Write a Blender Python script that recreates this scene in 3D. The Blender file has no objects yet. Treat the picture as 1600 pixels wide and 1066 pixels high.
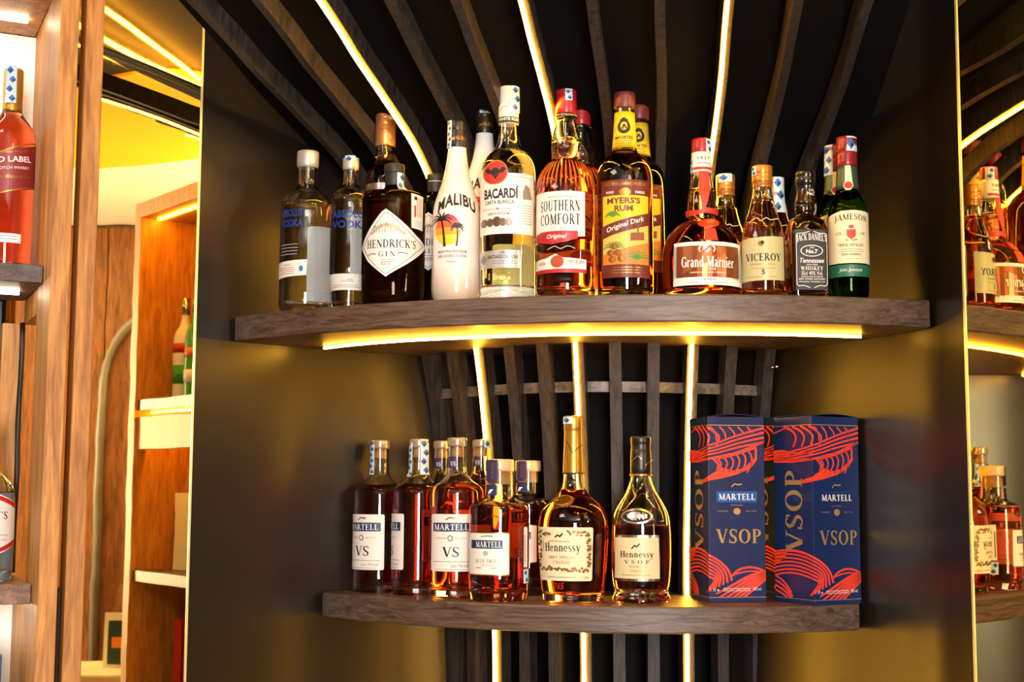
import bpy, bmesh, math, random
from mathutils import Vector, Matrix
random.seed(7)
sc = bpy.context.scene
# ------------------------------------------------------------------ camera
FPX = 2200.0
EYE = Vector((0.4136, 0.0, 1.55))
YAW, PITCH, ROLL = 0.2222, 0.1052, 0.005
fw = Vector((-math.sin(YAW)*math.cos(PITCH), math.cos(YAW)*math.cos(PITCH), math.sin(PITCH)))
rt = Vector((math.cos(YAW), math.sin(YAW), 0)); up = rt.cross(fw)
rt, up = math.cos(ROLL)*rt+math.sin(ROLL)*up, -math.sin(ROLL)*rt+math.cos(ROLL)*up
cd = bpy.data.cameras.new('camera'); cam = bpy.data.objects.new('camera', cd)
sc.collection.objects.link(cam); sc.camera = cam
cd.sensor_width = 36; cd.lens = FPX/1600*36; cd.clip_start = .02
M = Matrix((rt, up, -fw)).transposed().to_4x4(); M.translation = EYE
cam.matrix_world = M
# ------------------------------------------------------------------ world, lamps, exposure
w = bpy.data.worlds.new('world'); sc.world = w; w.use_nodes = True
w.node_tree.nodes['Background'].inputs[0].default_value = (1, .86, .7, 1)
w.node_tree.nodes['Background'].inputs[1].default_value = .12
sc.view_settings.view_transform = 'Standard'; sc.view_settings.look = 'None'
sc.view_settings.gamma = 1; sc.view_settings.exposure = .75
sc.cycles.max_bounces = 20; sc.cycles.transmission_bounces = 18; sc.cycles.transparent_max_bounces = 12
sc.cycles.glossy_bounces = 8; sc.cycles.diffuse_bounces = 4
def area(name, loc, target, sx, sy, watts, col):
    ld = bpy.data.lights.new(name, 'AREA'); ld.shape = 'RECTANGLE'; ld.size = sx; ld.size_y = sy
    ld.energy = watts; ld.color = col
    o = bpy.data.objects.new(name, ld); sc.collection.objects.link(o); o.location = loc
    o.rotation_euler = (Vector(target)-Vector(loc)).to_track_quat('-Z', 'Y').to_euler()
    return o
area('window_daylight', (1.4, -2.6, 1.75), (0, 2.2, 1.6), .8, 1.5, 120, (1, .96, .92))
area('ceiling_panel_lamp', (1.7, -1.0, 2.82), (1.7, -1.0, 0), .9, .9, 14, (1, .9, .74))
area('ceiling_panel_lamp', (-1.3, .3, 2.82), (-1.3, .3, 0), .9, .9, 20, (1, .9, .74))
area('added_uplight', (2.5, .9, 2.2), (1.7, .2, 2.84), .9, .3, 34, (1, .88, .66))  # added uplight to brighten the reflected ceiling, kept out of the mirror's view
# ------------------------------------------------------------------ helpers
def px_ray(x, y): return fw+rt*((x-800)/FPX)-up*((y-533)/FPX)
def at_y(x, y, Y):
    d = px_ray(x, y); return EYE+d*((Y-EYE.y)/d.y)
def at_z(x, y, Z):
    d = px_ray(x, y); return EYE+d*((Z-EYE.z)/d.z)
def at_s(x, y, s): return EYE+px_ray(x, y)*s
def hexc(h):
    c = [int(h[i:i+2], 16)/255 for i in (0, 2, 4)]
    return tuple(v/12.92 if v <= .04045 else ((v+.055)/1.055)**2.4 for v in c)+(1,)
MATS = {}
def mat(name, col='808080', rough=.4, metal=0, emit=0, bump=0, bscale=60, spec=.5, coat=0):
    if name in MATS: return MATS[name]
    m = bpy.data.materials.new(name); m.use_nodes = True; MATS[name] = m
    nt = m.node_tree; b = nt.nodes['Principled BSDF']
    c = hexc(col) if isinstance(col, str) else tuple(col)+(1,)
    b.inputs['Base Color'].default_value = c; b.inputs['Roughness'].default_value = rough
    b.inputs['Metallic'].default_value = metal; b.inputs['Specular IOR Level'].default_value = spec
    b.inputs['Coat Weight'].default_value = coat
    if emit:
        b.inputs['Emission Color'].default_value = c; b.inputs['Emission Strength'].default_value = emit
    if bump:
        tc = nt.nodes.new('ShaderNodeTexCoord'); n = nt.nodes.new('ShaderNodeTexNoise'); bp = nt.nodes.new('ShaderNodeBump')
        n.inputs['Scale'].default_value = bscale; bp.inputs['Strength'].default_value = bump; bp.inputs['Distance'].default_value = .01
        nt.links.new(tc.outputs['Object'], n.inputs['Vector']); nt.links.new(n.outputs[0], bp.inputs['Height'])
        nt.links.new(bp.outputs[0], b.inputs['Normal'])
    return m
def wood(name, c1, c2, scale=(1, 1, 1), rough=.45, fine=60):
    if name in MATS: return MATS[name]
    m = bpy.data.materials.new(name); m.use_nodes = True; MATS[name] = m
    nt = m.node_tree; b = nt.nodes['Principled BSDF']; L = nt.links.new
    tc = nt.nodes.new('ShaderNodeTexCoord'); mp = nt.nodes.new('ShaderNodeMapping'); mp.inputs['Scale'].default_value = scale
    n1 = nt.nodes.new('ShaderNodeTexNoise'); n1.inputs['Scale'].default_value = 9; n1.inputs['Detail'].default_value = 6
    n1.inputs['Distortion'].default_value = 1.2
    n2 = nt.nodes.new('ShaderNodeTexNoise'); n2.inputs['Scale'].default_value = fine; n2.inputs['Detail'].default_value = 3
    ad = nt.nodes.new('ShaderNodeMath'); ad.operation = 'MULTIPLY_ADD'; ad.inputs[1].default_value = .45
    r = nt.nodes.new('ShaderNodeValToRGB'); r.color_ramp.elements[0].color = hexc(c1); r.color_ramp.elements[1].color = hexc(c2)
    r.color_ramp.elements[0].position = .5; r.color_ramp.elements[1].position = .95
    bp = nt.nodes.new('ShaderNodeBump'); bp.inputs['Strength'].default_value = .12; bp.inputs['Distance'].default_value = .004
    L(tc.outputs['Object'], mp.inputs[0]); L(mp.outputs[0], n1.inputs[0]); L(mp.outputs[0], n2.inputs[0])
    L(n2.outputs[0], ad.inputs[0]); L(n1.outputs[0], ad.inputs[2]); L(ad.outputs[0], r.inputs[0])
    L(r.outputs[0], b.inputs['Base Color']); L(ad.outputs[0], bp.inputs['Height']); L(bp.outputs[0], b.inputs['Normal'])
    b.inputs['Roughness'].default_value = rough
    return m
def glassmat(name, col, ior, rough=0.0):
    if name in MATS: return MATS[name]
    m = bpy.data.materials.new(name); m.use_nodes = True; MATS[name] = m
    nt = m.node_tree; nt.nodes.remove(nt.nodes['Principled BSDF'])
    g = nt.nodes.new('ShaderNodeBsdfGlass'); g.inputs['Color'].default_value = tuple(col)+(1,)
    g.inputs['IOR'].default_value = ior; g.inputs['Roughness'].default_value = rough
    nt.links.new(g.outputs[0], nt.nodes['Material Output'].inputs[0])
    return m
def tag(o, label=None, cat=None, group=None, kind=None):
    if label: o['label'] = label
    if cat: o['category'] = cat
    if group: o['group'] = group
    if kind: o['kind'] = kind
    return o
def link(name, me, m=None, parent=None, smooth=False):
    o = bpy.data.objects.new(name, me); sc.collection.objects.link(o); o.parent = parent
    for mm in (m if isinstance(m, (list, tuple)) else [m]):
        if mm: me.materials.append(mm)
    if smooth: me.shade_smooth()
    return o
def empty(name, loc, rz=0):
    o = bpy.data.objects.new(name, None); sc.collection.objects.link(o); o.location = loc; o.rotation_euler.z = rz
    o.empty_display_size = .02
    return o
def from_bm(name, bm, m, parent=None, smooth=False):
    me = bpy.data.meshes.new(name); bm.to_mesh(me); bm.free(); return link(name, me, m, parent, smooth)
def from_py(name, v, f, m, parent=None, smooth=False):
    me = bpy.data.meshes.new(name); me.from_pydata([tuple(p) for p in v], [], f); me.update()
    return link(name, me, m, parent, smooth)
def prism(name, pts, z0, z1, m, parent=None, bevel=0):
    bm = bmesh.new()
    a = [bm.verts.new((p[0], p[1], z0)) for p in pts]; b = [bm.verts.new((p[0], p[1], z1)) for p in pts]
    n = len(pts); bm.faces.new(a[::-1]); bm.faces.new(b)
    for i in range(n): bm.faces.new((a[i], a[(i+1) % n], b[(i+1) % n], b[i]))
    bmesh.ops.recalc_face_normals(bm, faces=bm.faces)
    if bevel:
        es = [e for e in bm.edges if abs(e.verts[0].co.z-e.verts[1].co.z) < 1e-6]
        bmesh.ops.bevel(bm, geom=es, offset=bevel, segments=2, affect='EDGES', profile=.5)
    return from_bm(name, bm, m, parent)
def obox(name, o, ex, ey, size, m, parent=None, bevel=.0015):
    """box with corner o (world or local), horizontal axes ex, ey, size (a,b,h)"""
    o = Vector(o); ex = Vector(ex); ey = Vector(ey); a, b, h = size
    bm = bmesh.new(); vs = []
    for k in (0, 1):
        for (i, j) in ((0, 0), (1, 0), (1, 1), (0, 1)): vs.append(bm.verts.new(o+ex*a*i+ey*b*j+Vector((0, 0, h*k))))
    for f in ((3, 2, 1, 0), (4, 5, 6, 7), (0, 1, 5, 4), (1, 2, 6, 5), (2, 3, 7, 6), (3, 0, 4, 7)): bm.faces.new([vs[i] for i in f])
    bmesh.ops.recalc_face_normals(bm, faces=bm.faces)
    if bevel: bmesh.ops.bevel(bm, geom=list(bm.edges), offset=min(bevel, abs(a)*.3, abs(b)*.3, abs(h)*.3), segments=2, affect='EDGES', profile=.5)
    return from_bm(name, bm, m, parent)
def sweep(name, path, wv, dv, hw, d0, d1, m, parent=None):
    """rectangular section along a path: wv width direction, dv[k] depth direction per point"""
    v = []; f = []
    for k, p in enumerate(path):
        h = hw[k] if isinstance(hw, list) else hw
        for (a, b) in ((-h, d0), (h, d0), (h, d1), (-h, d1)): v.append(p+wv*a+dv[k]*b)
    for k in range(len(path)-1):
        for j in range(4):
            f.append((4*k+j, 4*k+(j+1) % 4, 4*k+4+(j+1) % 4, 4*k+4+j))
    n = 4*(len(path)-1); f += [(3, 2, 1, 0), (n, n+1, n+2, n+3)]
    o = from_py(name, v, f, m, parent)
    bm = bmesh.new(); bm.from_mesh(o.data); bmesh.ops.recalc_face_normals(bm, faces=bm.faces); bm.to_mesh(o.data); bm.free()
    return o
def tube(name, path, r, m, parent=None, seg=8):
    v = []; f = []; n = len(path)
    for k, p in enumerate(path):
        t = (path[min(k+1, n-1)]-path[max(k-1, 0)]).normalized()
        a = t.cross(Vector((0, .3, 1))).normalized(); b = t.cross(a)
        for j in range(seg):
            q = 2*math.pi*j/seg; v.append(p+a*r*math.cos(q)+b*r*math.sin(q))
    for k in range(n-1):
        for j in range(seg): f.append((k*seg+j, k*seg+(j+1) % seg, (k+1)*seg+(j+1) % seg, (k+1)*seg+j))
    f += [tuple(range(seg))[::-1], tuple((n-1)*seg+j for j in range(seg))]
    return from_py(name, v, f, m, parent, True)
def interp(tab, z):
    if z <= tab[0][0]: return tab[0][1:]
    for a, b in zip(tab, tab[1:]):
        if z <= b[0]:
            t = (z-a[0])/(b[0]-a[0]); return tuple(p+(q-p)*t for p, q in zip(a[1:], b[1:]))
    return tab[-1][1:]
# ------------------------------------------------------------------ materials
M_shelf = wood('walnut', '38281e', '6e5a4b', (.7, 7, 16), .42)
M_oak = wood('oak', '8a5218', 'c98f42', (7, 7, .7), .5, 40)
M_oakdark = wood('oak_brown', '5f3414', 'a8662c', (6, 6, .6), .5, 40)
M_rib = wood('black_stained_wood', '161311', '423b36', (14, 14, 1.2), .5, 80)
M_black = mat('matt_black', '0b0a09', .55)
M_panel = mat('gloss_black_laminate', '18130e', .33, bump=.015, bscale=420, spec=.62)
M_led = mat('led_warm', (1, .46, .035), emit=40)
M_leds = mat('led_warm_dimmer', (1, .46, .035), emit=34)
M_ledw = mat('led_neutral', (1, .86, .6), emit=16)
M_brass = mat('brass_edge', 'fbeaa8', .3, .6)
M_mirror = mat('gold_mirror', (.88, .71, .33), .015, 1, bump=.010, bscale=7)
M_white = mat('paper_white', 'f2efe9', .5)
M_cream = mat('paper_cream', 'efe3bd', .5)
M_ink = mat('ink_black', '17130f', .5)
M_grey = mat('ink_grey', '8b857c', .5)
M_gold = mat('ink_gold', 'b8893e', .3, .7)
M_red = mat('ink_red', 'c4281f', .45)
M_navy = mat('ink_navy', '17305f', .45)
M_silver = mat('silver_foil', 'd5d1cb', .25, 1)
M_stampw = mat('stamp_paper', 'c9e2ee', .45)
M_stampb = mat('stamp_blue', '1f6fc4', .45)
# glass is a closed outer surface (ior 1.5) with the liquid inside it (ior relative to glass)
G_clear = glassmat('clear_glass', (.97, .98, .97), 1.5)
G_dark = glassmat('dark_glass', (.30, .25, .15), 1.5)
G_green = glassmat('green_glass', (.20, .36, .11), 1.5)
def liquid(name, col, dens, ior=.91):
    m = glassmat(name, (1, 1, 1), ior); nt = m.node_tree
    v = nt.nodes.new('ShaderNodeVolumeAbsorption'); v.inputs['Color'].default_value = tuple(col)+(1,); v.inputs['Density'].default_value = dens
    nt.links.new(v.outputs[0], nt.nodes['Material Output'].inputs['Volume']); return m
L_amber = liquid('amber_spirit', (.96, .50, .07), 36)
L_mid = liquid('rich_cognac_spirit', (.95, .40, .06), 32)
L_deep = liquid('cognac_spirit', (.88, .32, .06), 40)
L_red = liquid('red_amber_spirit', (.97, .40, .05), 28)
L_label = liquid('deep_amber_spirit', (.96, .38, .03), 65)
L_clear = liquid('clear_spirit', (.93, .97, 1), 2, .905)
L_pale = liquid('pale_rum', (.97, .92, .50), 17, .905)
L_dark = liquid('dark_rum', (.72, .36, .10), 60)
# ------------------------------------------------------------------ setting
ZE = EYE.z
CEIL = 2.78
# plan of the concave side panels (right one; the left is its mirror image), front edge first
PLAN = [(.600, 2.05), (.589, 2.125), (.568, 2.21), (.526, 2.285), (.474, 2.357), (.402, 2.437), (.315, 2.525), (.20, 2.62), (.10, 2.69)]
PLAN_L = [(.609, 2.148), (.591, 2.178), (.570, 2.211), (.524, 2.282)]+PLAN[4:]
def plan_curve(PLAN, n=6):
    P = []; L = len(PLAN)
    for j in range(L-1):
        for q in range(n):
            t = q/n; a = Vector(PLAN[max(j-1, 0)]); b = Vector(PLAN[j]); d = Vector(PLAN[j+1]); e = Vector(PLAN[min(j+2, L-1)])
            P.append(b+.5*t*(d-a+t*(2*a-5*b+4*d-e+t*(3*(b-d)+e-a))))
    return P+[Vector(PLAN[-1])]
PCS = {-1: plan_curve(PLAN_L), 1: plan_curve(PLAN)}
MIR = {}
for sgn, nm, beta, wd in ((-1, 'wall_left', 39.5, .30), (1, 'wall_right', 57.5, .20)):
    PC = PCS[sgn]; n = len(PC); inn = []; out = []
    for k, p in enumerate(PC):
        t = (PC[min(k+1, n-1)]-PC[max(k-1, 0)]).normalized(); q = Vector((-t.y, t.x))*-1
        inn.append((sgn*p.x, p.y)); out.append((sgn*(p.x+q.x*.018), p.y+q.y*.018))
    v = []; f = []
    for (x, y) in inn: v += [(x, y, 0), (x, y, CEIL)]
    for (x, y) in out: v += [(x, y, 0), (x, y, CEIL)]
    for k in range(n-1):
        f += [(2*k, 2*k+2, 2*k+3, 2*k+1), (2*n+2*k, 2*n+2*k+1, 2*n+2*k+3, 2*n+2*k+2)]
    f += [(0, 1, 2*n+1, 2*n), (2*n-2, 4*n-2, 4*n-1, 2*n-1)]
    for k in range(n-1): f += [(2*k+1, 2*k+3, 2*n+2*k+3, 2*n+2*k+1)]
    bm = bmesh.new(); vs = [bm.verts.new(p) for p in v]
    for q in f: bm.faces.new([vs[i] for i in q])
    bmesh.ops.recalc_face_normals(bm, faces=bm.faces)
    for e in bm.edges: e.smooth = len(e.link_faces) == 2 and e.calc_face_angle(9) < .5
    tag(from_bm(nm, bm, M_panel, None, True), kind='structure')
    bq = math.radians(beta); t = Vector((sgn*math.cos(bq), -math.sin(bq), 0)); nb = Vector((sgn*math.sin(bq), math.cos(bq), 0))   # nb points behind the mirror
    e = Vector((sgn*PC[0].x, PC[0].y, 0)); MIR[sgn] = (e, nb)
    tag(prism('trim_%d' % (1 if sgn < 0 else 2), [e-nb*.0015, e+t*.0035-nb*.0015, e+t*.0035+nb*.012, e+nb*.012], 0, CEIL, M_brass), kind='structure')
    c0 = e+t*.0035; c1 = e+t*wd
    m = prism('gold_mirror', [c0, c1, c1+nb*.006, c0+nb*.006], .02, CEIL-.01, M_mirror)
    tag(m, ('tall gold tinted mirror panel beside the wooden posts' if sgn < 0 else 'tall gold tinted mirror strip at the right reflecting the shelf bottles'), 'mirror', 'gold mirrors flanking the niche')
# floor, ceiling, far walls
def slab(name, x0, x1, y0, y1, z0, z1, m): return tag(prism(name, [(x0, y0), (x1, y0), (x1, y1), (x0, y1)], z0, z1, m), kind='structure')
slab('floor', -3.2, 5.4, -3.4, 3.6, -.06, 0, wood('floor_boards', '4a3322', '8a6748', (1, 6, 6), .4))
slab('ceiling', -3.2, 5.4, -3.4, 3.6, 2.84, 2.92, mat('ceiling_white', 'efeae0', .7))
slab('wall_back', -3.2, 5.4, -3.5, -3.4, 0, 2.9, mat('plaster_warm', 'b9a68a', .7))
slab('wall_niche_rear', -3.2, 5.4, 3.6, 3.7, 0, 2.9, M_black)
slab('wall_far_left', -3.3, -3.2, -3.4, 3.6, 0, 2.9, mat('plaster_dark_olive', '3a3226', .6))
slab('wall_far_right', 5.4, 5.5, -3.4, 3.6, 0, 2.9, M_oakdark)
# ------------------------------------------------------------------ ribbed column
# z above eye level: spacing between ribs, front of the middle rib, setback of the outermost rib
RIB = [(-1.55, .0545, 2.47, .14), (-.29, .0565, 2.415, .14), (.0, .0585, 2.385, .15), (.225, .0625, 2.335, .165), (.36, .0675, 2.285, .16), (.45, .0728, 2.24, .155),
       (.51, .0772, 2.195, .145), (.57, .0828, 2.125, .155), (.62, .0888, 2.03, .125), (.655, .0928, 1.955, .08), (.685, .096, 1.90, .06), (.735, .1025, 1.79, .045), (.785, .110, 1.66, .03)]
def rib_pts(i, n=60):
    # smooth resample by arc of the table
    P = []
    for k in range(n):
        u = k/(n-1)*(len(RIB)-1); j = min(int(u), len(RIB)-2); t = u-j
        def cr(c):
            a = RIB[max(j-1, 0)][c]; b = RIB[j][c]; d = RIB[j+1][c]; e = RIB[min(j+2, len(RIB)-1)][c]
            return b+.5*t*(d-a+t*(2*a-5*b+4*d-e+t*(3*(b-d)+e-a)))
        z, sp, y0, sb = cr(0), cr(1), cr(2), cr(3)
        P.append(Vector((sp*i, y0+sb*(abs(i)/5)**1.8, ZE+z)))
    return P
col = empty('ribbed_column', (0, 2.62, 0))
tag(col, 'black ribbed column flaring out overhead behind the shelves with glowing strips', 'column')
off = Vector((0, -2.62, 0))
for i in range(-5, 6):
    P = [p+off for p in rib_pts(i)]
    ph = math.radians(7*i); wv = Vector((math.cos(ph), math.sin(ph), 0))
    dv = []
    for k in range(len(P)):
        t = (P[min(k+1, len(P)-1)]-P[max(k-1, 0)]).normalized()
        d = t.cross(wv).normalized()
        if d.y < 0 and d.z < .2: d = -d
        dv.append(d if (d.y > 0 or d.z > 0) else -d)
    led = i in (-3, 0, 3)
    hw = [.0102-.0027*max(0, min(1, (p.z-ZE-.25)/.3)) for p in P]
    sweep('rib', P, wv, dv, hw, 0, .030, M_rib, col)
    if led:
        Q = [p-wv*.003 for p in P]
        tag(sweep('led_strip', Q, wv, dv,    .0028, -.004, .0005, M_led, col), 'glowing warm yellow light strip')
# backing sheet behind the ribs
bv = []; bf = []; NI = 13
for i in range(NI):
    ii = -5.6+11.2*i/(NI-1)
    for p in rib_pts(ii, 40):
        z = p.z-ZE; back = .14 if z < .3 else .14-.02*min(1, (z-.3)/.3)
        bv.append(p+off+Vector((0, back*(1 if z < .6 else max(.2, 1-(z-.6)*1.4)), max(0, min(z-.6, .25))*.25)))
for i in range(NI-1):
    for k in range(39): bf.append((i*40+k, i*40+k+1, (i+1)*40+k+1, (i+1)*40+k))
from_py('backing_sheet', bv, bf, mat('backing_black', '0a0908', .75, spec=.15), col, True)
# cross bar behind the ribs, split between them like a curved rail
rp = []
for k in range(41):
    ii = -5.25+10.5*k/40; z = .176; sp, y0, sb = interp(RIB, z)
    rp.append(Vector((sp*ii, y0+sb*(abs(ii)/5)**1.8+.030, ZE+z))+off)
rv = []; rf = []
for p in rp:
    for (dy, dz) in ((0, -.009), (0, .009), (.018, .009), (.018, -.009)): rv.append(p+Vector((0, dy, dz)))
for k in range(40):
    for j in range(4): rf.append((4*k+j, 4*k+4+j, 4*k+4+(j+1) % 4, 4*k+(j+1) % 4))
rf += [(0, 1, 2, 3), (163, 162, 161, 160)]
from_py('cross_bar', rv, rf, wood('bar_wood', '3a342f', '7b726a', (3, 8, 8), .4), col)
for (x, y) in ((1207, 574), (1214, 573)):
    p = at_y(x, y, 2.47)+off; bm = bmesh.new(); bmesh.ops.create_uvsphere(bm, u_segments=10, v_segments=6, radius=.0035)
    bmesh.ops.translate(bm, verts=bm.verts, vec=p); from_bm('screw', bm, M_silver, col, True)
# ------------------------------------------------------------------ shelves
ZU, ZL, TH = ZE+.2887, ZE-.1795, .0415
def shelf(name, zt, yc, R, hw, ytip, label, led=None):
    a = math.asin(hw/R); pts = []
    for k in range(65):
        q = -a+2*a*k/64; pts.append((R*math.sin(q), yc-R*math.cos(q)))
    # the ends follow the side panels back towards the column
    g = .003; ends = [p for p in PCS[1] if p.y > ytip+.012 and p.y < 2.53]
    pts += [(p.x-g, p.y) for p in ends]+[(-p.x+g, p.y) for p in reversed(ends)]
    pts = [(max(-hw+g, min(hw-g, p[0])), p[1]) for p in pts]
    o = empty(name, (0, 2.3, zt-TH)); tag(o, label, 'shelf')
    p = prism('board', [(x, y-2.3) for x, y in pts], 0, TH, M_shelf, o, .0025)
    return o
upper = shelf('wall_shelf', ZU, 3.1382, 1.0935, .567, 2.206, 'wide upper brown wooden shelf with curved front holding spirit bottles')
lower = shelf('wall_shelf', ZL, 2.9098, .7201, .457, 2.352, 'narrower lower brown wooden shelf holding cognac bottles and blue boxes')
# light strip under the upper shelf, set back from the front
P = []
for (x, y) in ((507, 544), (540, 539.5), (590, 535), (640, 531.5), (690, 529), (740, 527), (790, 525), (840, 523.3), (900, 522), (970, 521.3), (1060, 521), (1140, 521.2), (1200, 522), (1250, 523), (1300, 524.5), (1345, 526)):
    p = at_z(x, y, ZU-TH-.004); P.append(p-Vector((0, 2.3, ZU-TH)))
PP = [P[0]]
for a, b in zip(P, P[1:]): PP += [a.lerp(b, t/4) for t in range(1, 5)]
for _ in range(3): PP = [PP[0]]+[(PP[i-1]+PP[i]*2+PP[i+1])/4 for i in range(1, len(PP)-1)]+[PP[-1]]
tag(tube('led_strip', PP, .0028, M_leds, upper), 'glowing yellow light strip under the shelf')
# ------------------------------------------------------------------ lettering
SER = {}
T, t_ = .17, .065
def L_(*a): return ('L',)+a
def A_(*a): return ('A',)+a
def Z_(x, y, w=.34): return ('Z', x, y, w)
SER['A'] = (.86, [L_(.08, 0, .42, 1, t_), L_(.74, 0, .42, 1, T), L_(.2, .34, .6, .34, t_), Z_(.09, 0, .24), Z_(.74, 0)])
SER['B'] = (.74, [L_(.2, 0, .2, 1, T), A_(.34, .75, .27, .25, -90, 90, .15, .06), A_(.34, .26, .34, .26, -90, 90, .16, .06), L_(.1, .97, .36, .97, t_), L_(.1, .03, .36, .03, t_), L_(.2, .5, .36, .5, t_)])
SER['C'] = (.80, [A_(.46, .5, .42, .51, 48, 312, .16, .06), L_(.75, .68, .75, .97, t_)])
SER['D'] = (.88, [L_(.2, 0, .2, 1, T), A_(.34, .5, .48, .5, -90, 90, .16, .06), L_(.08, .97, .36, .97, t_), L_(.08, .03, .36, .03, t_)])
SER['E'] = (.72, [L_(.2, 0, .2, 1, T), L_(.08, .97, .62, .97, t_), L_(.08, .03, .66, .03, t_), L_(.2, .52, .5, .52, t_), L_(.6, .78, .6, 1, .05), L_(.64, 0, .64, .24, .05), L_(.5, .4, .5, .64, .05)])
SER['F'] = (.68, [L_(.2, 0, .2, 1, T), L_(.08, .97, .62, .97, t_), L_(.2, .52, .5, .52, t_), L_(.6, .76, .6, 1, .05), Z_(.2, 0)])
SER['G'] = (.86, [A_(.46, .5, .42, .51, 48, 318, .16, .06), L_(.74, .05, .74, .42, .15), L_(.56, .44, .86, .44, t_), L_(.75, .7, .75, .97, t_)])
SER['H'] = (.92, [L_(.2, 0, .2, 1, T), L_(.72, 0, .72, 1, T), L_(.2, .52, .72, .52, t_), Z_(.2, 0), Z_(.2, 1), Z_(.72, 0), Z_(.72, 1)])
SER['I'] = (.42, [L_(.21, 0, .21, 1, T), Z_(.21, 0), Z_(.21, 1)])
SER['J'] = (.5, [L_(.28, .05, .28, 1, T), A_(.14, .08, .22, .24, 180, 360, .1, .06), Z_(.28, 1)])
SER['K'] = (.88, [L_(.2, 0, .2, 1, T), L_(.3, .42, .72, .98, t_), L_(.38, .58, .74, .02, T), Z_(.2, 0), Z_(.2, 1), Z_(.74, 0, .3), Z_(.7, 1, .28)])
SER['L'] = (.68, [L_(.2, 0, .2, 1, T), L_(.08, .03, .62, .03, t_), L_(.6, 0, .6, .28, .05), Z_(.2, 1)])
SER['M'] = (1.06, [L_(.16, 0, .16, 1, t_), L_(.18, .98, .52, .05, T), L_(.52, .05, .86, .98, t_), L_(.88, 0, .88, 1, T), Z_(.15, 0, .24), Z_(.88, 0), Z_(.15, 1, .2), Z_(.9, 1, .26)])
SER['N'] = (.9, [L_(.17, 0, .17, 1, t_), L_(.19, .98, .72, .03, T), L_(.74, 0, .74, 1, t_), Z_(.16, 0, .24), Z_(.74, 1, .24), Z_(.14, 1, .2)])
SER['O'] = (.92, [A_(.46, .5, .42, .51, 0, 360, .17, .06)])
SER['P'] = (.74, [L_(.2, 0, .2, 1, T), A_(.34, .73, .33, .27, -90, 90, .16, .06), L_(.08, .97, .36, .97, t_), L_(.2, .49, .36, .49, t_), Z_(.2, 0)])
SER['R'] = (.84, [L_(.2, 0, .2, 1, T), A_(.34, .74, .3, .26, -90, 90, .15, .06), L_(.08, .97, .36, .97, t_), L_(.2, .51, .36, .51, t_), L_(.4, .5, .74, .02, T), Z_(.2, 0), Z_(.76, 0, .2)])
SER['S'] = (.64, [A_(.32, .745, .25, .265, 35, 262, .13, .06), A_(.32, .265, .27, .275, -145, 82, .13, .06), L_(.16, .62, .48, .38, .16), L_(.55, .74, .55, .97, t_), L_(.08, .03, .08, .28, t_)])
SER['T'] = (.76, [L_(.38, 0, .38, 1, T), L_(.05, .97, .71, .97, t_), L_(.07, .74, .07, 1, .05), L_(.69, .74, .69, 1, .05), Z_(.38, 0)])
SER['U'] = (.88, [L_(.2, .3, .2, 1, T), L_(.7, .3, .7, 1, t_), A_(.435, .32, .32, .34, 180, 360, .15, .07), Z_(.2, 1), Z_(.7, 1, .24)])
SER['V'] = (.84, [L_(.14, 1, .45, .02, T), L_(.74, 1, .46, .02, t_), Z_(.14, 1), Z_(.74, 1, .24)])
SER['W'] = (1.16, [L_(.13, 1, .38, .02, T), L_(.6, 1, .39, .02, t_), L_(.56, 1, .8, .02, T), L_(1.04, 1, .81, .02, t_), Z_(.13, 1), Z_(1.04, 1, .24), Z_(.58, 1, .3)])
SER['Y'] = (.82, [L_(.12, 1, .42, .45, T), L_(.72, 1, .44, .47, t_), L_(.42, 0, .42, .5, T), Z_(.13, 1), Z_(.72, 1, .24), Z_(.42, 0)])
SER["'"] = (.26, [L_(.13, .72, .15, 1, .1)])
SER['e'] = (.6, [A_(.3, .33, .27, .35, 30, 325, .13, .05), L_(.1, .37, .53, .37, .05), A_(.3, .33, .27, .35, 0, 60, .1, .05)])
SER['n'] = (.68, [L_(.17, 0, .17, .66, .14), A_(.34, .42, .24, .26, 0, 160, .13, .07), L_(.515, 0, .515, .44, .14), Z_(.17, 0, .28), Z_(.515, 0, .28), L_(.06, .63, .2, .63, .05)])
SER['s'] = (.5, [A_(.25, .5, .19, .19, 35, 265, .1, .05), A_(.25, .17, .2, .19, -145, 85, .1, .05), L_(.14, .41, .36, .25, .12)])
SER['y'] = (.62, [L_(.12, .66, .33, .02, .14), L_(.54, .66, .24, -.3, .06), Z_(.12, .66, .26), Z_(.53, .66, .2), L_(.1, -.3, .26, -.26, .09)])
SER['r'] = (.5, [L_(.17, 0, .17, .66, .14), A_(.36, .4, .2, .27, 40, 160, .1, .1), Z_(.17, 0, .28)])
SER['a'] = (.6, [A_(.27, .2, .22, .21, 0, 360, .12, .05), L_(.44, 0, .44, .5, .14), A_(.28, .46, .23, .22, 0, 150, .12, .06), L_(.44, .03, .58, .03, .05)])
SER['d'] = (.66, [A_(.28, .33, .25, .35, 0, 360, .13, .05), L_(.49, 0, .49, 1, .14)])
SER['i'] = (.32, [L_(.16, 0, .16, .66, .14), L_(.16, .84, .16, .98, .14), Z_(.16, 0, .28)])
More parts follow.
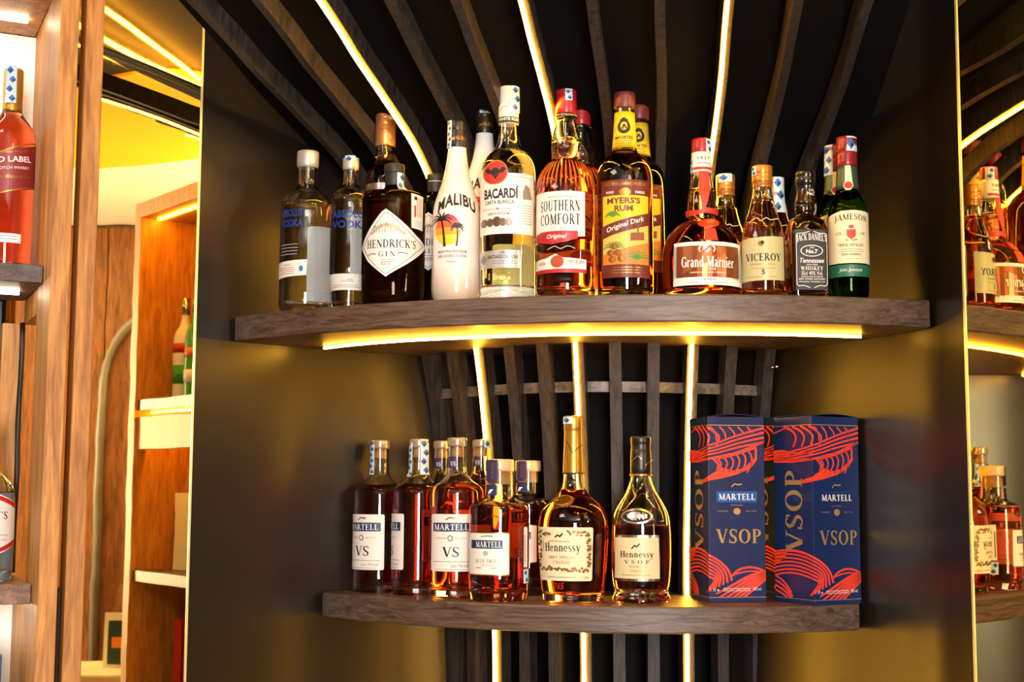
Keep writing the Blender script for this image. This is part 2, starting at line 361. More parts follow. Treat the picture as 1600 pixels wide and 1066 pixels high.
def serif(s, sp=.06, bold=1.0):
    V = []; F = []; x = 0
    def quad(q):
        n = len(V); V.extend(q); F.append(tuple(range(n, n+len(q))))
    for ch in s:
        if ch == ' ': x += .4; continue
        if ch not in SER: x += .2; continue
        adv, pr = SER[ch]
        for p in pr:
            if p[0] == 'L':
                _, x0, y0, x1, y1, w = p; w *= bold
                d = math.hypot(x1-x0, y1-y0); nx, ny = -(y1-y0)/d*w/2, (x1-x0)/d*w/2
                if abs(y1-y0) > .3:      # keep ends of stems level
                    k = w/2*d/abs(y1-y0); nx, ny = k, 0
                quad([(x+x0-nx, y0-ny), (x+x1-nx, y1-ny), (x+x1+nx, y1+ny), (x+x0+nx, y0+ny)])
            elif p[0] == 'Z':
                _, cx, y, w = p; y0 = y-.05 if y > .3 else y
                quad([(x+cx-w/2, y0), (x+cx+w/2, y0), (x+cx+w/2, y0+.05), (x+cx-w/2, y0+.05)])
            else:
                _, cx, cy, rx, ry, a0, a1, wv, wh = p; n = max(4, int(abs(a1-a0)/18)); wv *= bold; wh *= bold
                for k in range(n):
                    q = [math.radians(a0+(a1-a0)*(k+e)/n) for e in (0, 1)]
                    quad([(x+cx+rx*math.cos(q[0]), cy+ry*math.sin(q[0])), (x+cx+rx*math.cos(q[1]), cy+ry*math.sin(q[1])),
                          (x+cx+(rx-wv)*math.cos(q[1]), cy+(ry-wh)*math.sin(q[1])), (x+cx+(rx-wv)*math.cos(q[0]), cy+(ry-wh)*math.sin(q[0]))])
        x += adv+sp
    return V, F
SANS = {}
def sans(s, shear=0, bold=0, sp=1):
    key = (s, shear, bold, sp)
    if key not in SANS:
        c = bpy.data.curves.new('t', 'FONT'); c.body = s; c.shear = shear; c.offset = bold; c.space_character = sp; c.resolution_u = 2
        o = bpy.data.objects.new('t', c); me = o.to_mesh()
        SANS[key] = ([(v.co.x, v.co.y) for v in me.vertices], [tuple(p.vertices) for p in me.polygons])
        o.to_mesh_clear(); bpy.data.objects.remove(o); bpy.data.curves.remove(c)
    return SANS[key]
def fit(VF, cx, cy, wd, ht, bend=0, rot=0):
    """scale a lettering block to width wd, height ht, centred on (cx,cy); y up"""
    V, F = VF
    if not V: return [], []
    x0 = min(v[0] for v in V); x1 = max(v[0] for v in V); y0 = min(v[1] for v in V); y1 = max(v[1] for v in V)
    out = []
    for (x, y) in V:
        a = ((x-x0)/(x1-x0)-.5)*wd; b = ((y-y0)/(y1-y0)-.5)*ht
        b += bend*(1-(2*a/wd)**2)
        if rot: a, b = a*math.cos(rot)-b*math.sin(rot), a*math.sin(rot)+b*math.cos(rot)
        out.append((cx+a, cy+b))
    return out, F
def rrect(x0, x1, y0, y1, r=0, n=4):
    if r <= 0: return [(x0, y0), (x1, y0), (x1, y1), (x0, y1)]
    P = []
    for (cx, cy, a) in ((x1-r, y1-r, 0), (x0+r, y1-r, 90), (x0+r, y0+r, 180), (x1-r, y0+r, 270)):
        for k in range(n+1):
            q = math.radians(a+90*k/n); P.append((cx+r*math.cos(q), cy+r*math.sin(q)))
    return P
def ellipse(cx, cy, rx, ry, n=28): return [(cx+rx*math.cos(2*math.pi*k/n), cy+ry*math.sin(2*math.pi*k/n)) for k in range(n)]
def stroke(pts, w0, w1=None, sub=3):
    """tapering band along a smoothed polyline"""
    w1 = w0 if w1 is None else w1
    P = [Vector(p) for p in pts]
    for _ in range(sub):
        Q = [P[0]]
        for a, b in zip(P, P[1:]): Q += [a.lerp(b, .25), a.lerp(b, .75)]
        P = Q+[P[-1]]
        if len(P) > 40: break
    V = []; F = []; n = len(P)
    for k, p in enumerate(P):
        t = (P[min(k+1, n-1)]-P[max(k-1, 0)]); t = t.normalized() if t.length > 1e-9 else Vector((1, 0))
        w = w0+(w1-w0)*k/(n-1); V += [(p.x-t.y*w/2, p.y+t.x*w/2), (p.x+t.y*w/2, p.y-t.x*w/2)]
    for k in range(n-1): F.append((2*k, 2*k+1, 2*k+3, 2*k+2))
    return V, F
def poly(P): return list(P), [tuple(range(len(P)))]
def mapped(name, blocks, fmap, m, parent, step=None, clip=None, stepy=None):
    """flat blocks of (verts, faces) cut into strips and laid on a surface by fmap(x,y)"""
    bm = bmesh.new()
    for V, F in blocks:
        vs = [bm.verts.new((x, y, 0)) for x, y in V]
        for f in F:
            try: bm.faces.new([vs[i] for i in f])
            except ValueError: pass
    if not bm.verts: bm.free(); return None
    bmesh.ops.triangulate(bm, faces=bm.faces)
    def cut(co, no, **kw): bmesh.ops.bisect_plane(bm, geom=list(bm.verts)+list(bm.edges)+list(bm.faces), plane_co=co, plane_no=no, **kw)
    if clip:
        x0, x1, y0, y1 = clip
        cut((x0, 0, 0), (-1, 0, 0), clear_outer=True); cut((x1, 0, 0), (1, 0, 0), clear_outer=True)
        cut((0, y0, 0), (0, -1, 0), clear_outer=True); cut((0, y1, 0), (0, 1, 0), clear_outer=True)
    if not bm.verts: bm.free(); return None
    if step:
        xs = [v.co.x for v in bm.verts]; k = math.ceil(min(xs)/step)
        while k*step < max(xs): cut((k*step, 0, 0), (1, 0, 0)); k += 1
    if stepy:
        ys = [v.co.y for v in bm.verts]; k = math.ceil(min(ys)/stepy)
        while k*stepy < max(ys): cut((0, k*stepy, 0), (0, 1, 0)); k += 1
    loose = [v for v in bm.verts if not v.link_faces]
    bmesh.ops.delete(bm, geom=loose, context='VERTS')
    for v in bm.verts: v.co = fmap(v.co.x, v.co.y)
    return from_bm(name, bm, m, parent)
# ------------------------------------------------------------------ bottles
def chaikin(P, n=2):
    for _ in range(n):
        Q = [P[0]]
        for a, b in zip(P, P[1:]):
            Q += [(a[0]*.75+b[0]*.25, a[1]*.75+b[1]*.25), (a[0]*.25+b[0]*.75, a[1]*.25+b[1]*.75)]
        P = Q+[P[-1]]
    return P
def lathe(bm, P, seg=44, flip=False, mod=None):
    """closed surface of revolution of (r,z) points listed bottom to top"""
    rings = []
    for (r, z) in P:
        rings.append([bm.verts.new((max(r, 1e-5)*(mod(2*math.pi*j/seg, z) if mod else 1)*math.sin(2*math.pi*j/seg), -max(r, 1e-5)*(mod(2*math.pi*j/seg, z) if mod else 1)*math.cos(2*math.pi*j/seg), z)) for j in range(seg)])
    fs = []
    for a, b in zip(rings, rings[1:]):
        for j in range(seg): fs.append((a[j], a[(j+1) % seg], b[(j+1) % seg], b[j]))
    fs.append(tuple(rings[0][::-1])); fs.append(tuple(rings[-1]))
    for f in fs: bm.faces.new(f[::-1] if flip else f)
class Bottle:
    def __init__(s, name, label, cat, px, Y, zs, prof, group=None, sq=None, seg=44, spin=0):
        """prof: (half width px, image y) from the mouth down to the base; base rests on zs"""
        p = at_y(px, 500, Y); s.px = px; s.Y = Y; s.zs = zs
        s.s = (p-EYE).dot(fw); s.k = s.s/FPX; s.sq = sq; s.seg = seg
        dx, dy = EYE.x-p.x, EYE.y-p.y
        s.root = empty(name, (p.x, p.y, zs), math.atan2(dx, -dy)); tag(s.root, label, cat, group)
        pr = [(r*s.k, s.z(y)) for r, y in prof]
        pr[-1] = (pr[-1][0], 0.0)
        s.prof = pr[::-1]                      # bottom to top
        s.smooth = chaikin(s.prof, 2)
        s.acc = {}; s.lab = None
    def z(s, y): return at_y(s.px, y, s.Y).z-s.zs
    def mod(s, th, z=0):
        if not s.sq: return 1
        n, psi, zt = s.sq
        q = th-psi; m = 1/((abs(math.cos(q))**n+abs(math.sin(q))**n)**(1/n))
        zt = s.z(zt); k = max(0, min(1, (zt-z)/.02))
        return 1+(m-1)*k
    def r(s, z):
        P = s.smooth
        if z <= P[0][1]: return P[0][0]
        for a, b in zip(P, P[1:]):
            if z <= b[1] and b[1] > a[1]: return a[0]+(b[0]-a[0])*(z-a[1])/(b[1]-a[1])
        return P[-1][0]
    def glass(s, m, level=None, wall=.0028, liquid=None, base=.008, cav=True):
        bm = bmesh.new(); P = s.smooth
        B = [(P[0][0]*.72, .0035), (P[0][0]*.8, .0008), (P[0][0]*.93, 0)] if not s.sq else []
        lathe(bm, B+P, s.seg, False, s.mod)
        top = P[-1][1]; zl = s.z(level) if level else top-.004
        inner = [(max(r-wall, .003), z) for r, z in P]
        if level and cav:
            c = [(max(s.r(zl)-wall, .003), zl+.0004)]+[q for q in inner if zl+.001 < q[1] < top-.003]
            if len(c) > 2: lathe(bm, c, s.seg, True, s.mod)
        o = from_bm('glass', bm, m, s.root, True)
        if liquid:
            bm = bmesh.new(); c = [(max(s.r(base)-wall, .003)*.9, base), (max(s.r(base+.003)-wall, .003), base+.003)]+[q for q in inner if base+.004 < q[1] < zl-.0005]+[(max(s.r(zl)-wall, .003), zl)]
            lathe(bm, c, s.seg, False, s.mod); from_bm('liquid', bm, liquid, s.root, True)
        return o
    def solid(s, m, name='body'):
        bm = bmesh.new(); lathe(bm, s.smooth, s.seg, False, s.mod); return from_bm(name, bm, m, s.root, True)
    def cap(s, prof, m, name='cap', smooth=1, parent=None):
        bm = bmesh.new(); P = [(r*s.k, s.z(y)) for r, y in prof][::-1]
        if smooth: P = chaikin(P, smooth)
        lathe(bm, P, 32); o = from_bm(name, bm, m, parent or s.root, True)
        return o
    def sleeve(s, y0, y1, m, name='neck_label', off=.0007, n=6, extra=0):
        """thin foil or paper wrapped all round between image rows y0 (top) and y1"""
        bm = bmesh.new(); z0, z1 = s.z(y1), s.z(y0)
        zz = [z0+(z1-z0)*k/n for k in range(n+1)]
        P = [(s.r(z)+off+extra, z) for z in zz]; P = [(max(P[0][0]-.0012, .001), P[0][1])]+P+[(max(P[-1][0]-.0012, .001), P[-1][1])]
        lathe(bm, P, 36, False, s.mod); return from_bm(name, bm, m, s.root, True)
    # ---- print laid on the surface; u = visible px from the axis, y = image row
    def arc(s, u, R): return R*(math.asin(max(-.999, min(.999, u*s.k/R))))
    def fmap(s, R, off):
        def f(x, z):
            if s.sq: th = s.sq[1]+math.atan(x/R)
            else: th = x/R
            r = s.r(z)*s.mod(th, z)+off
            if s.sq and off: pass
            return Vector((r*math.sin(th), -r*math.cos(th), z))
        return f
    def patch(s, pts, m, name='label', off=.0007, parent=None, at=None, label=None, curved=False):
        """pts in (u, y) px"""
        ys = [p[1] for p in pts]; zc = s.z((min(ys)+max(ys))/2 if at is None else at); R = s.r(zc)
        P = [((u*s.k if s.sq else s.arc(u, R)), s.z(y)) for u, y in pts]
        o = mapped(name, [poly(P)], s.fmap(R, off), m, parent or s.root, R*.12, None, .004 if curved else None)
        if o and parent is None:
            sm = o.modifiers.new('thickness', 'SOLIDIFY'); sm.thickness = .0003; sm.offset = -1
        if label: o['label'] = label
        s.R = R; s.lab = o
        return o
    def print(s, VF, u, y, wd, ht, m, parent=None, off=.0012, bend=0, rot=0, at=None):
        """queue lettering block centred on (u,y) px, size in px"""
        R = s.r(s.z(at or y))
        V, F = fit(VF, (u*s.k if s.sq else s.arc(u, R)), s.z(y), wd*s.k, ht*s.k, bend*s.k, rot)
        par = parent or s.lab or s.root
        s.acc.setdefault((par.name, m.name, round(R, 5), off), [par, m, R, off, []])[4].append((V, F))
    def raw(s, VF, m, parent=None, off=.0012, at=None):
        """queue a shape whose verts are (u,y) px"""
        V, F = VF; y = at or sum(v[1] for v in V)/len(V); R = s.r(s.z(y))
        V = [((a*s.k if s.sq else s.arc(a, R)), s.z(b)) for a, b in V]
        par = parent or s.lab or s.root
        s.acc.setdefault((par.name, m.name, round(R, 5), off), [par, m, R, off, []])[4].append((V, F))
    def lines(s, u0, u1, y0, dy, n, m, h=1.1, parent=None):
        for i in range(n):
            a = u0+(u1-u0)*random.uniform(0, .12); b = u1-(u1-u0)*random.uniform(0, .12)
            s.raw(poly([(a, y0+dy*i), (b, y0+dy*i), (b, y0+dy*i+h), (a, y0+dy*i+h)]), m, parent)
    def stamp(s, u0, u1, y0, y1, off=.0016):
        """blue and white tax stamp over the closure"""
        o = s.patch([(u0, y0), (u1, y0), (u1, y1), (u0, y1)], M_stampw, 'tax_stamp', off, None, None, 'blue and white paper tax stamp', True)
        keep = s.lab; s.lab = o
        w_, h_ = u1-u0, y1-y0; n = max(1, round(h_/max(w_, 8)/1.1))
        for i in range(n):
            cy = y0+h_*(i+.5)/n; cx = (u0+u1)/2+(w_*.12 if i % 2 else -w_*.12)
            s.raw(poly([(cx-w_*.32, cy), (cx, cy-h_/n*.4), (cx+w_*.32, cy), (cx, cy+h_/n*.4)]), M_stampb, o, off+.0006)
            s.raw(poly(ellipse(cx+w_*.1, cy+h_/n*.1, w_*.1, h_/n*.14, 10)), M_ink, o, off+.001)
        s.lab = keep
        return o
    def done(s):
        for par, m, R, off, bl in s.acc.values():
            o = mapped('lettering', bl, s.fmap(R, off), m, par, R*.12)
            if o and len(bl) > 1: o['kind'] = 'stuff'
        s.acc = {}
        return s
def row_u(px, rpx, gap=.010):
    """depth of a bottle axis standing gap behind the curved front of the upper shelf"""
    Y = 2.15
    for _ in range(6):
        X = at_y(px, 465, Y).x; e = 3.1382-math.sqrt(1.0935**2-X*X); Y = e+gap+rpx*Y/FPX*1.0
    return Y
def row_l(px, yb, rpx):
    p = at_z(px, yb, ZL); return p.y+rpx*p.y/FPX
BIRD = (stroke([(-1, .1), (-.3, .5), (.4, .35), (1, .6)], .05, .3)[0], stroke([(-1, .1), (-.3, .5), (.4, .35), (1, .6)], .05, .3)[1])
def bird(b, u, y, w, m, parent=None):
    b.raw(stroke([(u-w/2, y+1), (u-w/6, y-2.5), (u+w/4, y-1), (u+w/2, y-2)], .6, 2.4), m, parent)
    b.raw(stroke([(u-w/4, y+2.6), (u, y+1), (u+w/3, y+1.6)], .5, 1.6), m, parent)
# ---- vodka
def vodka(px, Y, top, label, k=1.0, front=True):
    t = top
    f = lambda y: t+(y-238)*k
    b = Bottle('vodka_bottle', label, 'bottle', px, Y, ZU, [(15*k, f(238)), (15*k, f(262)), (14.5*k, f(284)), (15*k, f(292)), (20*k, f(298)), (33*k, f(307)), (40*k, f(320)), (41*k, f(335)), (41*k, f(400)), (41*k, f(470)), (40.5*k, f(482)), (37*k, f(487)), (35*k, 489)], 'clear vodka bottles at the left end')
    b.glass(G_clear, f(322), .0035, L_clear, .016)
    b.cap([(0, f(237)), (16.5*k, f(237.5)), (17.5*k, f(240)), (17.5*k, f(259)), (16*k, f(262)), (15.5*k, f(263))], mat('cap_silver', 'c4c2be', .38, .45))
    blue = mat('print_blue', '1c3f9e', .35)
    rear = b.r(b.z(f(400))); mapped('rear_print', [poly(rrect((math.pi-.38)*rear, (math.pi-.02)*rear, b.z(f(478)), b.z(f(350)), .004))], b.fmap(rear, .0004), mat('frosted_print', 'c6cacd', .5), b.root, rear*.12)
    if front:
        # lettering printed straight on the glass, seen turned away to the left
        b.print(sans('ABSOLUT', 0, .02), -24, 340, 40, 12, blue, b.root, .0012)
        b.print(sans('VODKA', 0, .02), -24, 356, 40, 12, blue, b.root, .0012)
        b.lines(-38, -12, 388, 5, 4, mat('print_silver', '9aa0a8', .4), 1.2, b.root)
        o = b.patch([(-40.3, 415), (2, 412), (1, 436), (-40.3, 440)], M_white, 'back_label')
        b.print(sans('Serving'), -28, 420, 12, 4, M_ink); b.lines(-38, -16, 424, 3, 4, M_grey, .8)
        b.raw(poly(rrect(-13, -1, 416, 434)), M_stampw); b.raw(poly(ellipse(-7, 426, 3, 4.5)), M_stampb, None, .0016)
    else:
        b.print(sans('ABSOLUT', 0, .02), 0, 340, 60, 12, blue, b.root, .0012)
        b.print(sans('VODKA', 0, .02), 0, 356, 60, 12, blue, b.root, .0012)
        o = b.patch([(-30, 432), (24, 432), (24, 457), (-30, 457)], M_white, 'back_label')
        b.print(sans('40% ALC/VOL'), -10, 442, 34, 5, M_ink); b.lines(-28, 20, 449, 3, 2, M_grey, .8)
        b.stamp(-8, 6, 246, 256)
    b.done()
vodka(476, row_u(476, 41, .012), 238, 'front clear vodka bottle with silver cap and blue lettering, leftmost on the upper shelf')
vodka(544, row_u(544, 31, .060), 248, 'clear vodka bottle second from the left, partly behind the dark gin bottle', .75, False)
# ---- brandy with a copper cap at the back
b = Bottle('brandy_bottle', 'tall dark brandy bottle with a copper foil cap behind the gin', 'bottle', 598, row_u(598, 30, .103), ZU,
           [(13.5, 172), (14, 232), (15, 252), (19, 262), (26, 270), (30.5, 284), (31, 320), (31, 420), (31, 470), (29, 484)])
b.glass(G_clear, 240, .003, L_deep)
copper = mat('copper_foil', 'c98f5c', .35, .6)
b.cap([(0, 171), (15, 171.5), (16, 174), (16, 187), (15.6, 188), (16, 190), (16, 196), (15.6, 197), (16, 199), (16.3, 229), (15.5, 230)], copper, 'foil_cap')
b.lab = b.root.children[-1]
b.stamp(4, 15.6, 173, 190, .0028)
b.print(sans('COPPER'), -1, 206, 18, 4, mat('copper_dark', '7a4c2a', .4), None, .0030); b.raw(poly(ellipse(3, 217, 5, 6)), mat('copper_pale', 'dcae7c', .35, .4), None, .003)
b.patch([(-30, 292), (30, 292), (30, 302), (-30, 302)], M_silver, 'shoulder_glint')  # whitish reflection across the shoulder, laid on as a silver patch
b.patch([(-30, 330), (30, 330), (30, 460), (-30, 460)], mat('label_crimson', 'a8202a', .45), 'label')
b.done()
# ---- gin (dark apothecary bottle with diamond label)
def gin(px, Y, top, label, k=1.0, front=True):
    f = lambda y: top+(y-258)*k
    b = Bottle('gin_bottle', label, 'bottle', px, Y, ZU, [(13*k, f(262)), (13.5*k, f(288)), (14*k, f(294)), (22*k, f(300)), (42*k, f(304)), (49*k, f(309)), (49.5*k, f(320)), (49.5*k, f(400)), (49.5*k, f(464)), (48*k, f(471)), (45*k, 480)], 'dark gin bottles with diamond labels')
    b.glass(G_dark, f(299), .003, None)
    b.cap([(0, f(257)), (14.5*k, f(257.5)), (16*k, f(260)), (16*k, f(271)), (14.5*k, f(273)), (14.5*k, f(290)), (13.5*k, f(292))], mat('cap_charcoal', '2a2725', .5))
    b.patch([(-47.5*k, f(392)), (-44*k, f(380)), (-18*k, f(340)), (-12*k, f(336)), (-6*k, f(340)), (34*k, f(374)), (47*k, f(386)), (48.4*k, f(389)), (47*k, f(393)), (20*k, f(420)), (-6*k, f(436)), (-11*k, f(440)), (-16*k, f(436)), (-38*k, f(415))], M_white, 'label')
    g = mat('label_edge_grey', '6e6a62', .5)
    b.raw(stroke([(-45*k, f(391)), (-40*k, f(380)), (-18*k, f(345)), (-12*k, f(341)), (-5*k, f(345)), (44*k, f(389))], .9, .9, 2), g)
    b.raw(stroke([(-45*k, f(392)), (-36*k, f(413)), (-17*k, f(432)), (-11*k, f(435)), (-5*k, f(432)), (20*k, f(415)), (44*k, f(390))], .9, .9, 2), g)
    b.print(serif("HENDRICK'S", .05, 1.05), -4*k, f(389), 82*k, 13*k, M_ink)
    b.print(serif('GIN', .3), -10*k, f(405), 26*k, 8*k, M_ink)
    b.raw(stroke([(-38*k, f(406)), (-32*k, f(403)), (-26*k, f(405))], 1.2), M_ink); b.raw(stroke([(22*k, f(404)), (12*k, f(402)), (6*k, f(404))], 1.2), M_ink)
    for i in range(9):
        a = -30*k+i*4.2*k; b.raw(stroke([(a, f(372)), (a+2, f(360-6*math.sin(i*.4))), (a+5, f(366))], 1.1), mat('ink_pale', 'b9b3a4', .5) if i % 2 else M_gold)
    b.raw(stroke([(-34*k, f(374)), (-12*k, f(356)), (18*k, f(374))], 3.5), mat('ink_pale', 'b9b3a4', .5))
    b.lines(-22*k, 4*k, f(413), 3.4, 2, M_grey, .8); b.print(sans('44% ALC./VOL. 1L'), -9*k, f(420), 20*k, 5*k, M_ink)
    if front:
        b.patch([(27, 310), (45, 312), (44, 365), (27, 363)], M_white, 'back_label'); b.raw(poly([(31, 328), (33.5, 328), (33.5, 346), (31, 346)]), M_red)
        for i in range(4): b.raw(poly([(35+2*i, 316), (35.8+2*i, 316), (35.8+2*i, 345), (35+2*i, 345)]), M_grey)
        b.raw(poly([(30, 350), (42, 351), (42, 361), (30, 360)]), M_stampw); b.raw(poly(ellipse(33, 317, 2.5, 3)), M_ink)
        b.stamp(4, 15.5, 259, 300)
    else: b.stamp(-9, 9, 275, 286)
    b.done()
gin(613, row_u(613, 50, .004), 258, 'dark gin bottle with a large white diamond label and charcoal stopper')
gin(678, row_u(678, 44, .115), 273, 'dark gin bottle peeking out between the diamond-label gin and a white bottle', .86, False)
# ---- coconut rum (white bottle)
def coconut(px, Y, top, label, k=1.0):
    f = lambda y: top+(y-190)*k
    b = Bottle('coconut_rum_bottle', label, 'bottle', px, Y, ZU, [(13.5*k, f(192)), (14*k, f(232)), (16*k, f(250)), (20*k, f(275)), (28*k, f(298)), (36*k, f(322)), (38.2*k, f(345)), (37.6*k, f(375)), (37*k, f(400)), (38.4*k, f(425)), (39*k, f(448)), (38*k, f(463)), (34*k, 484)], 'white coconut rum bottles')
    m = MATS.get('white_coated_glass')
    if not m:
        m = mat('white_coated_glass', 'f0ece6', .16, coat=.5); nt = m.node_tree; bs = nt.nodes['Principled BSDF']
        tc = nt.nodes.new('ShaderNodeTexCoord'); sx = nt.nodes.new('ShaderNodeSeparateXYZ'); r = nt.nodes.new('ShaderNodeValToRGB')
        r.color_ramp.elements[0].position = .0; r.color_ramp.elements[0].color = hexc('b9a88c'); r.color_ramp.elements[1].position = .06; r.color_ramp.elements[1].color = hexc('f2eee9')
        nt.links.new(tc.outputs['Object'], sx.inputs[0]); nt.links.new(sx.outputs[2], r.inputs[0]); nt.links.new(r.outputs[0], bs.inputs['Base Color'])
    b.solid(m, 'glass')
    blk = mat('cap_black', '1d1815', .35)
    b.cap([(0, f(189.5)), (14*k, f(190)), (15*k, f(192)), (15*k, f(204)), (14.4*k, f(206)), (14.8*k, f(208)), (15.2*k, f(231)), (14.6*k, f(232.5))], blk)
    b.lab = b.root.children[-1]
    b.print(sans('MALIBU', 0, .01), 3*k, f(221), 22*k, 6*k, M_gold, None, .0024, 2)
    b.lab = b.root.children[0]
    b.print(sans('MALIBU', 0, .03, 1.1), 0, f(331), 66*k, 20*k, M_ink, None, .0012, 13*k, 0, f(345))
    # sunset disc with palms
    for (c, y0, y1) in (('d83a5e', 341, 352), ('f0683c', 352, 362), ('f7a62c', 362, 373), ('fbd22a', 373, 388)):
        P = []
        for j in range(9):
            y = y0+(y1-y0)*j/8; q = max(0, 1-((y-366)/24)**2); P.append((math.sqrt(q)*19, y))
        P = [(x-13, y) for x, y in P]+[(-x-13, y) for x, y in reversed(P)]
        b.raw(poly([(x*k, f(y)) for x, y in P]), mat('sunset_'+c, c, .4), None, .0010, f(366))
    b.raw(stroke([(-18*k, f(391)), (-19*k, f(372)), (-22*k, f(350))], 4*k, 2*k), M_ink, None, .0016, f(366)); b.raw(stroke([(0, f(391)), (2*k, f(378)), (1*k, f(362))], 3*k, 1.5*k), M_ink, None, .0016, f(366))
    for (cx, cy, L) in ((-22, 350, 15), (1, 362, 10)):
        for a in (-170, -140, -110, -70, -40, -15, 15, 165):
            q = math.radians(a); b.raw(stroke([(cx*k, f(cy)), ((cx+L*.6*math.cos(q))*k, f(cy+L*.6*math.sin(q)-2)), ((cx+L*math.cos(q))*k, f(cy+L*math.sin(q)+4))], 3.4*k, .6), M_ink, None, .0016, f(366))
    b.print(sans('MADE WITH WHITE RUM', 0, .01), -7*k, f(399), 46*k, 4*k, M_ink, None, .0012, 0, 0, f(400)); b.print(sans('AND COCONUT FLAVOUR', 0, .01), -7*k, f(406), 46*k, 4*k, M_ink, None, .0012, 0, 0, f(400))
    b.print(sans('ORIGINAL'), -7*k, f(415), 17*k, 3*k, M_red, None, .0012, 0, 0, f(400))
    return b
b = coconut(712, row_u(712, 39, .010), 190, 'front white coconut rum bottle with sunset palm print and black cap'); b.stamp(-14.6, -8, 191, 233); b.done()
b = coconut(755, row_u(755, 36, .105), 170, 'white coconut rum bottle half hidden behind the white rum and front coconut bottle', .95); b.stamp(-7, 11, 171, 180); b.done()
# ---- white rum
b = Bottle('white_rum_bottle', 'tall clear white rum bottle with red bat roundel on its white label', 'bottle', 793, row_u(793, 43, .008), ZU,
           [(14, 140), (14.5, 195), (15, 212), (17, 226), (24, 236), (37, 247), (42.6, 262), (43.6, 280), (43.6, 330), (43, 400), (43, 452), (43.5, 462), (40, 482)])
b.glass(G_clear, 240, .0026, L_pale, .02)
b.cap([(0, 136.5), (14, 137), (15.5, 139), (15.5, 152), (16, 156), (16, 194), (15.2, 196)], mat('cap_white', 'ebe7df', .35))
b.lab = b.root.children[-1]
b.print(sans('WHITE RUM', 0, .02), 0, 190, 30, 5, M_white, b.patch([(-15.4, 186), (15.4, 186), (15.4, 195), (-15.4, 195)], M_ink, 'neck_band', .0026), .0032)
b.raw(stroke([(-12, 176), (-6, 169), (-1, 172), (2, 164)], .8), M_grey, b.root.children[-2], .0030); b.raw(stroke([(2, 180), (8, 174), (14, 172)], .8), M_grey, b.root.children[-2], .003)
b.stamp(4, 15, 138, 178, .0030)
b.patch(rrect(-43, 39, 280, 373)+[], M_white, 'label')
b.raw(poly([(-42, 276), (-36, 268), (-30, 281), (-42, 281)]), M_white, None, .0009)
b.raw(poly(ellipse(-19.5, 278, 19, 19)), M_gold, None, .0012, 280); b.raw(poly(ellipse(-19.5, 278, 17.5, 17.5)), M_red, None, .0016, 280)
b.raw(poly([(-36, 273), (-30, 270), (-26, 275), (-21, 271), (-18, 271), (-13, 275), (-9, 270), (-3, 273), (-8, 279), (-14, 280), (-19, 289), (-25, 280), (-31, 279)]), M_ink, None, .0020, 280)
b.print(sans('BACARDÍ', 0, .035), -13, 309, 58, 20, M_ink); b.print(sans('CARTA BLANCA', 0, .015), -15, 324, 49, 6, M_ink)
b.raw(poly([(-40, 334), (8, 334), (8, 334.8), (-40, 334.8)]), M_grey); b.raw(poly(ellipse(-16, 334.4, 2, 2, 8)), M_grey)
b.print(sans('SUPERIOR WHITE RUM', 0, .01), -16, 342, 36, 4, M_ink)
for q in (-36, -27, -8, 1): b.raw(poly(ellipse(q, 355, 5.4, 6.5, 14)), mat('medal_bronze', '7d746a', .35, .5))
b.raw(poly(ellipse(-17, 354, 6.5, 8, 14)), mat('medal_brown', '6b4a35', .35, .5))
b.raw(poly([(22, 308), (26, 296), (32, 300), (36, 318), (22, 320)]), M_grey); b.lines(22, 37, 328, 4, 8, M_grey, .9); b.lines(2, 38, 285, 3, 1, M_grey, .8)
o = b.patch(rrect(-43, 18, 398, 425), mat('label_silver', 'c3c4c2', .3, .4), 'lower_label'); b.print(sans('SANTIAGO DE CUBA', 0, .015), -9, 408, 50, 6, M_ink); b.lines(-28, 16, 414, 3.5, 2, M_grey, .9)
b.raw(poly([(-41, 411), (-36, 403), (-31, 411), (-36, 419)]), M_grey); b.print(sans('1862'), -5, 401.5, 14, 3.4, M_ink)
rr_ = b.r(b.z(430)); mapped('rear_label', [poly(rrect((math.pi-.34)*rr_, (math.pi+.26)*rr_, b.z(462), b.z(378), .004))], b.fmap(rr_, .0004), M_white, b.root, rr_*.12)
b.print(sans('1862', 0, .01), -12, 438, 40, 11, G_clear, b.root, .0008)
b.done()
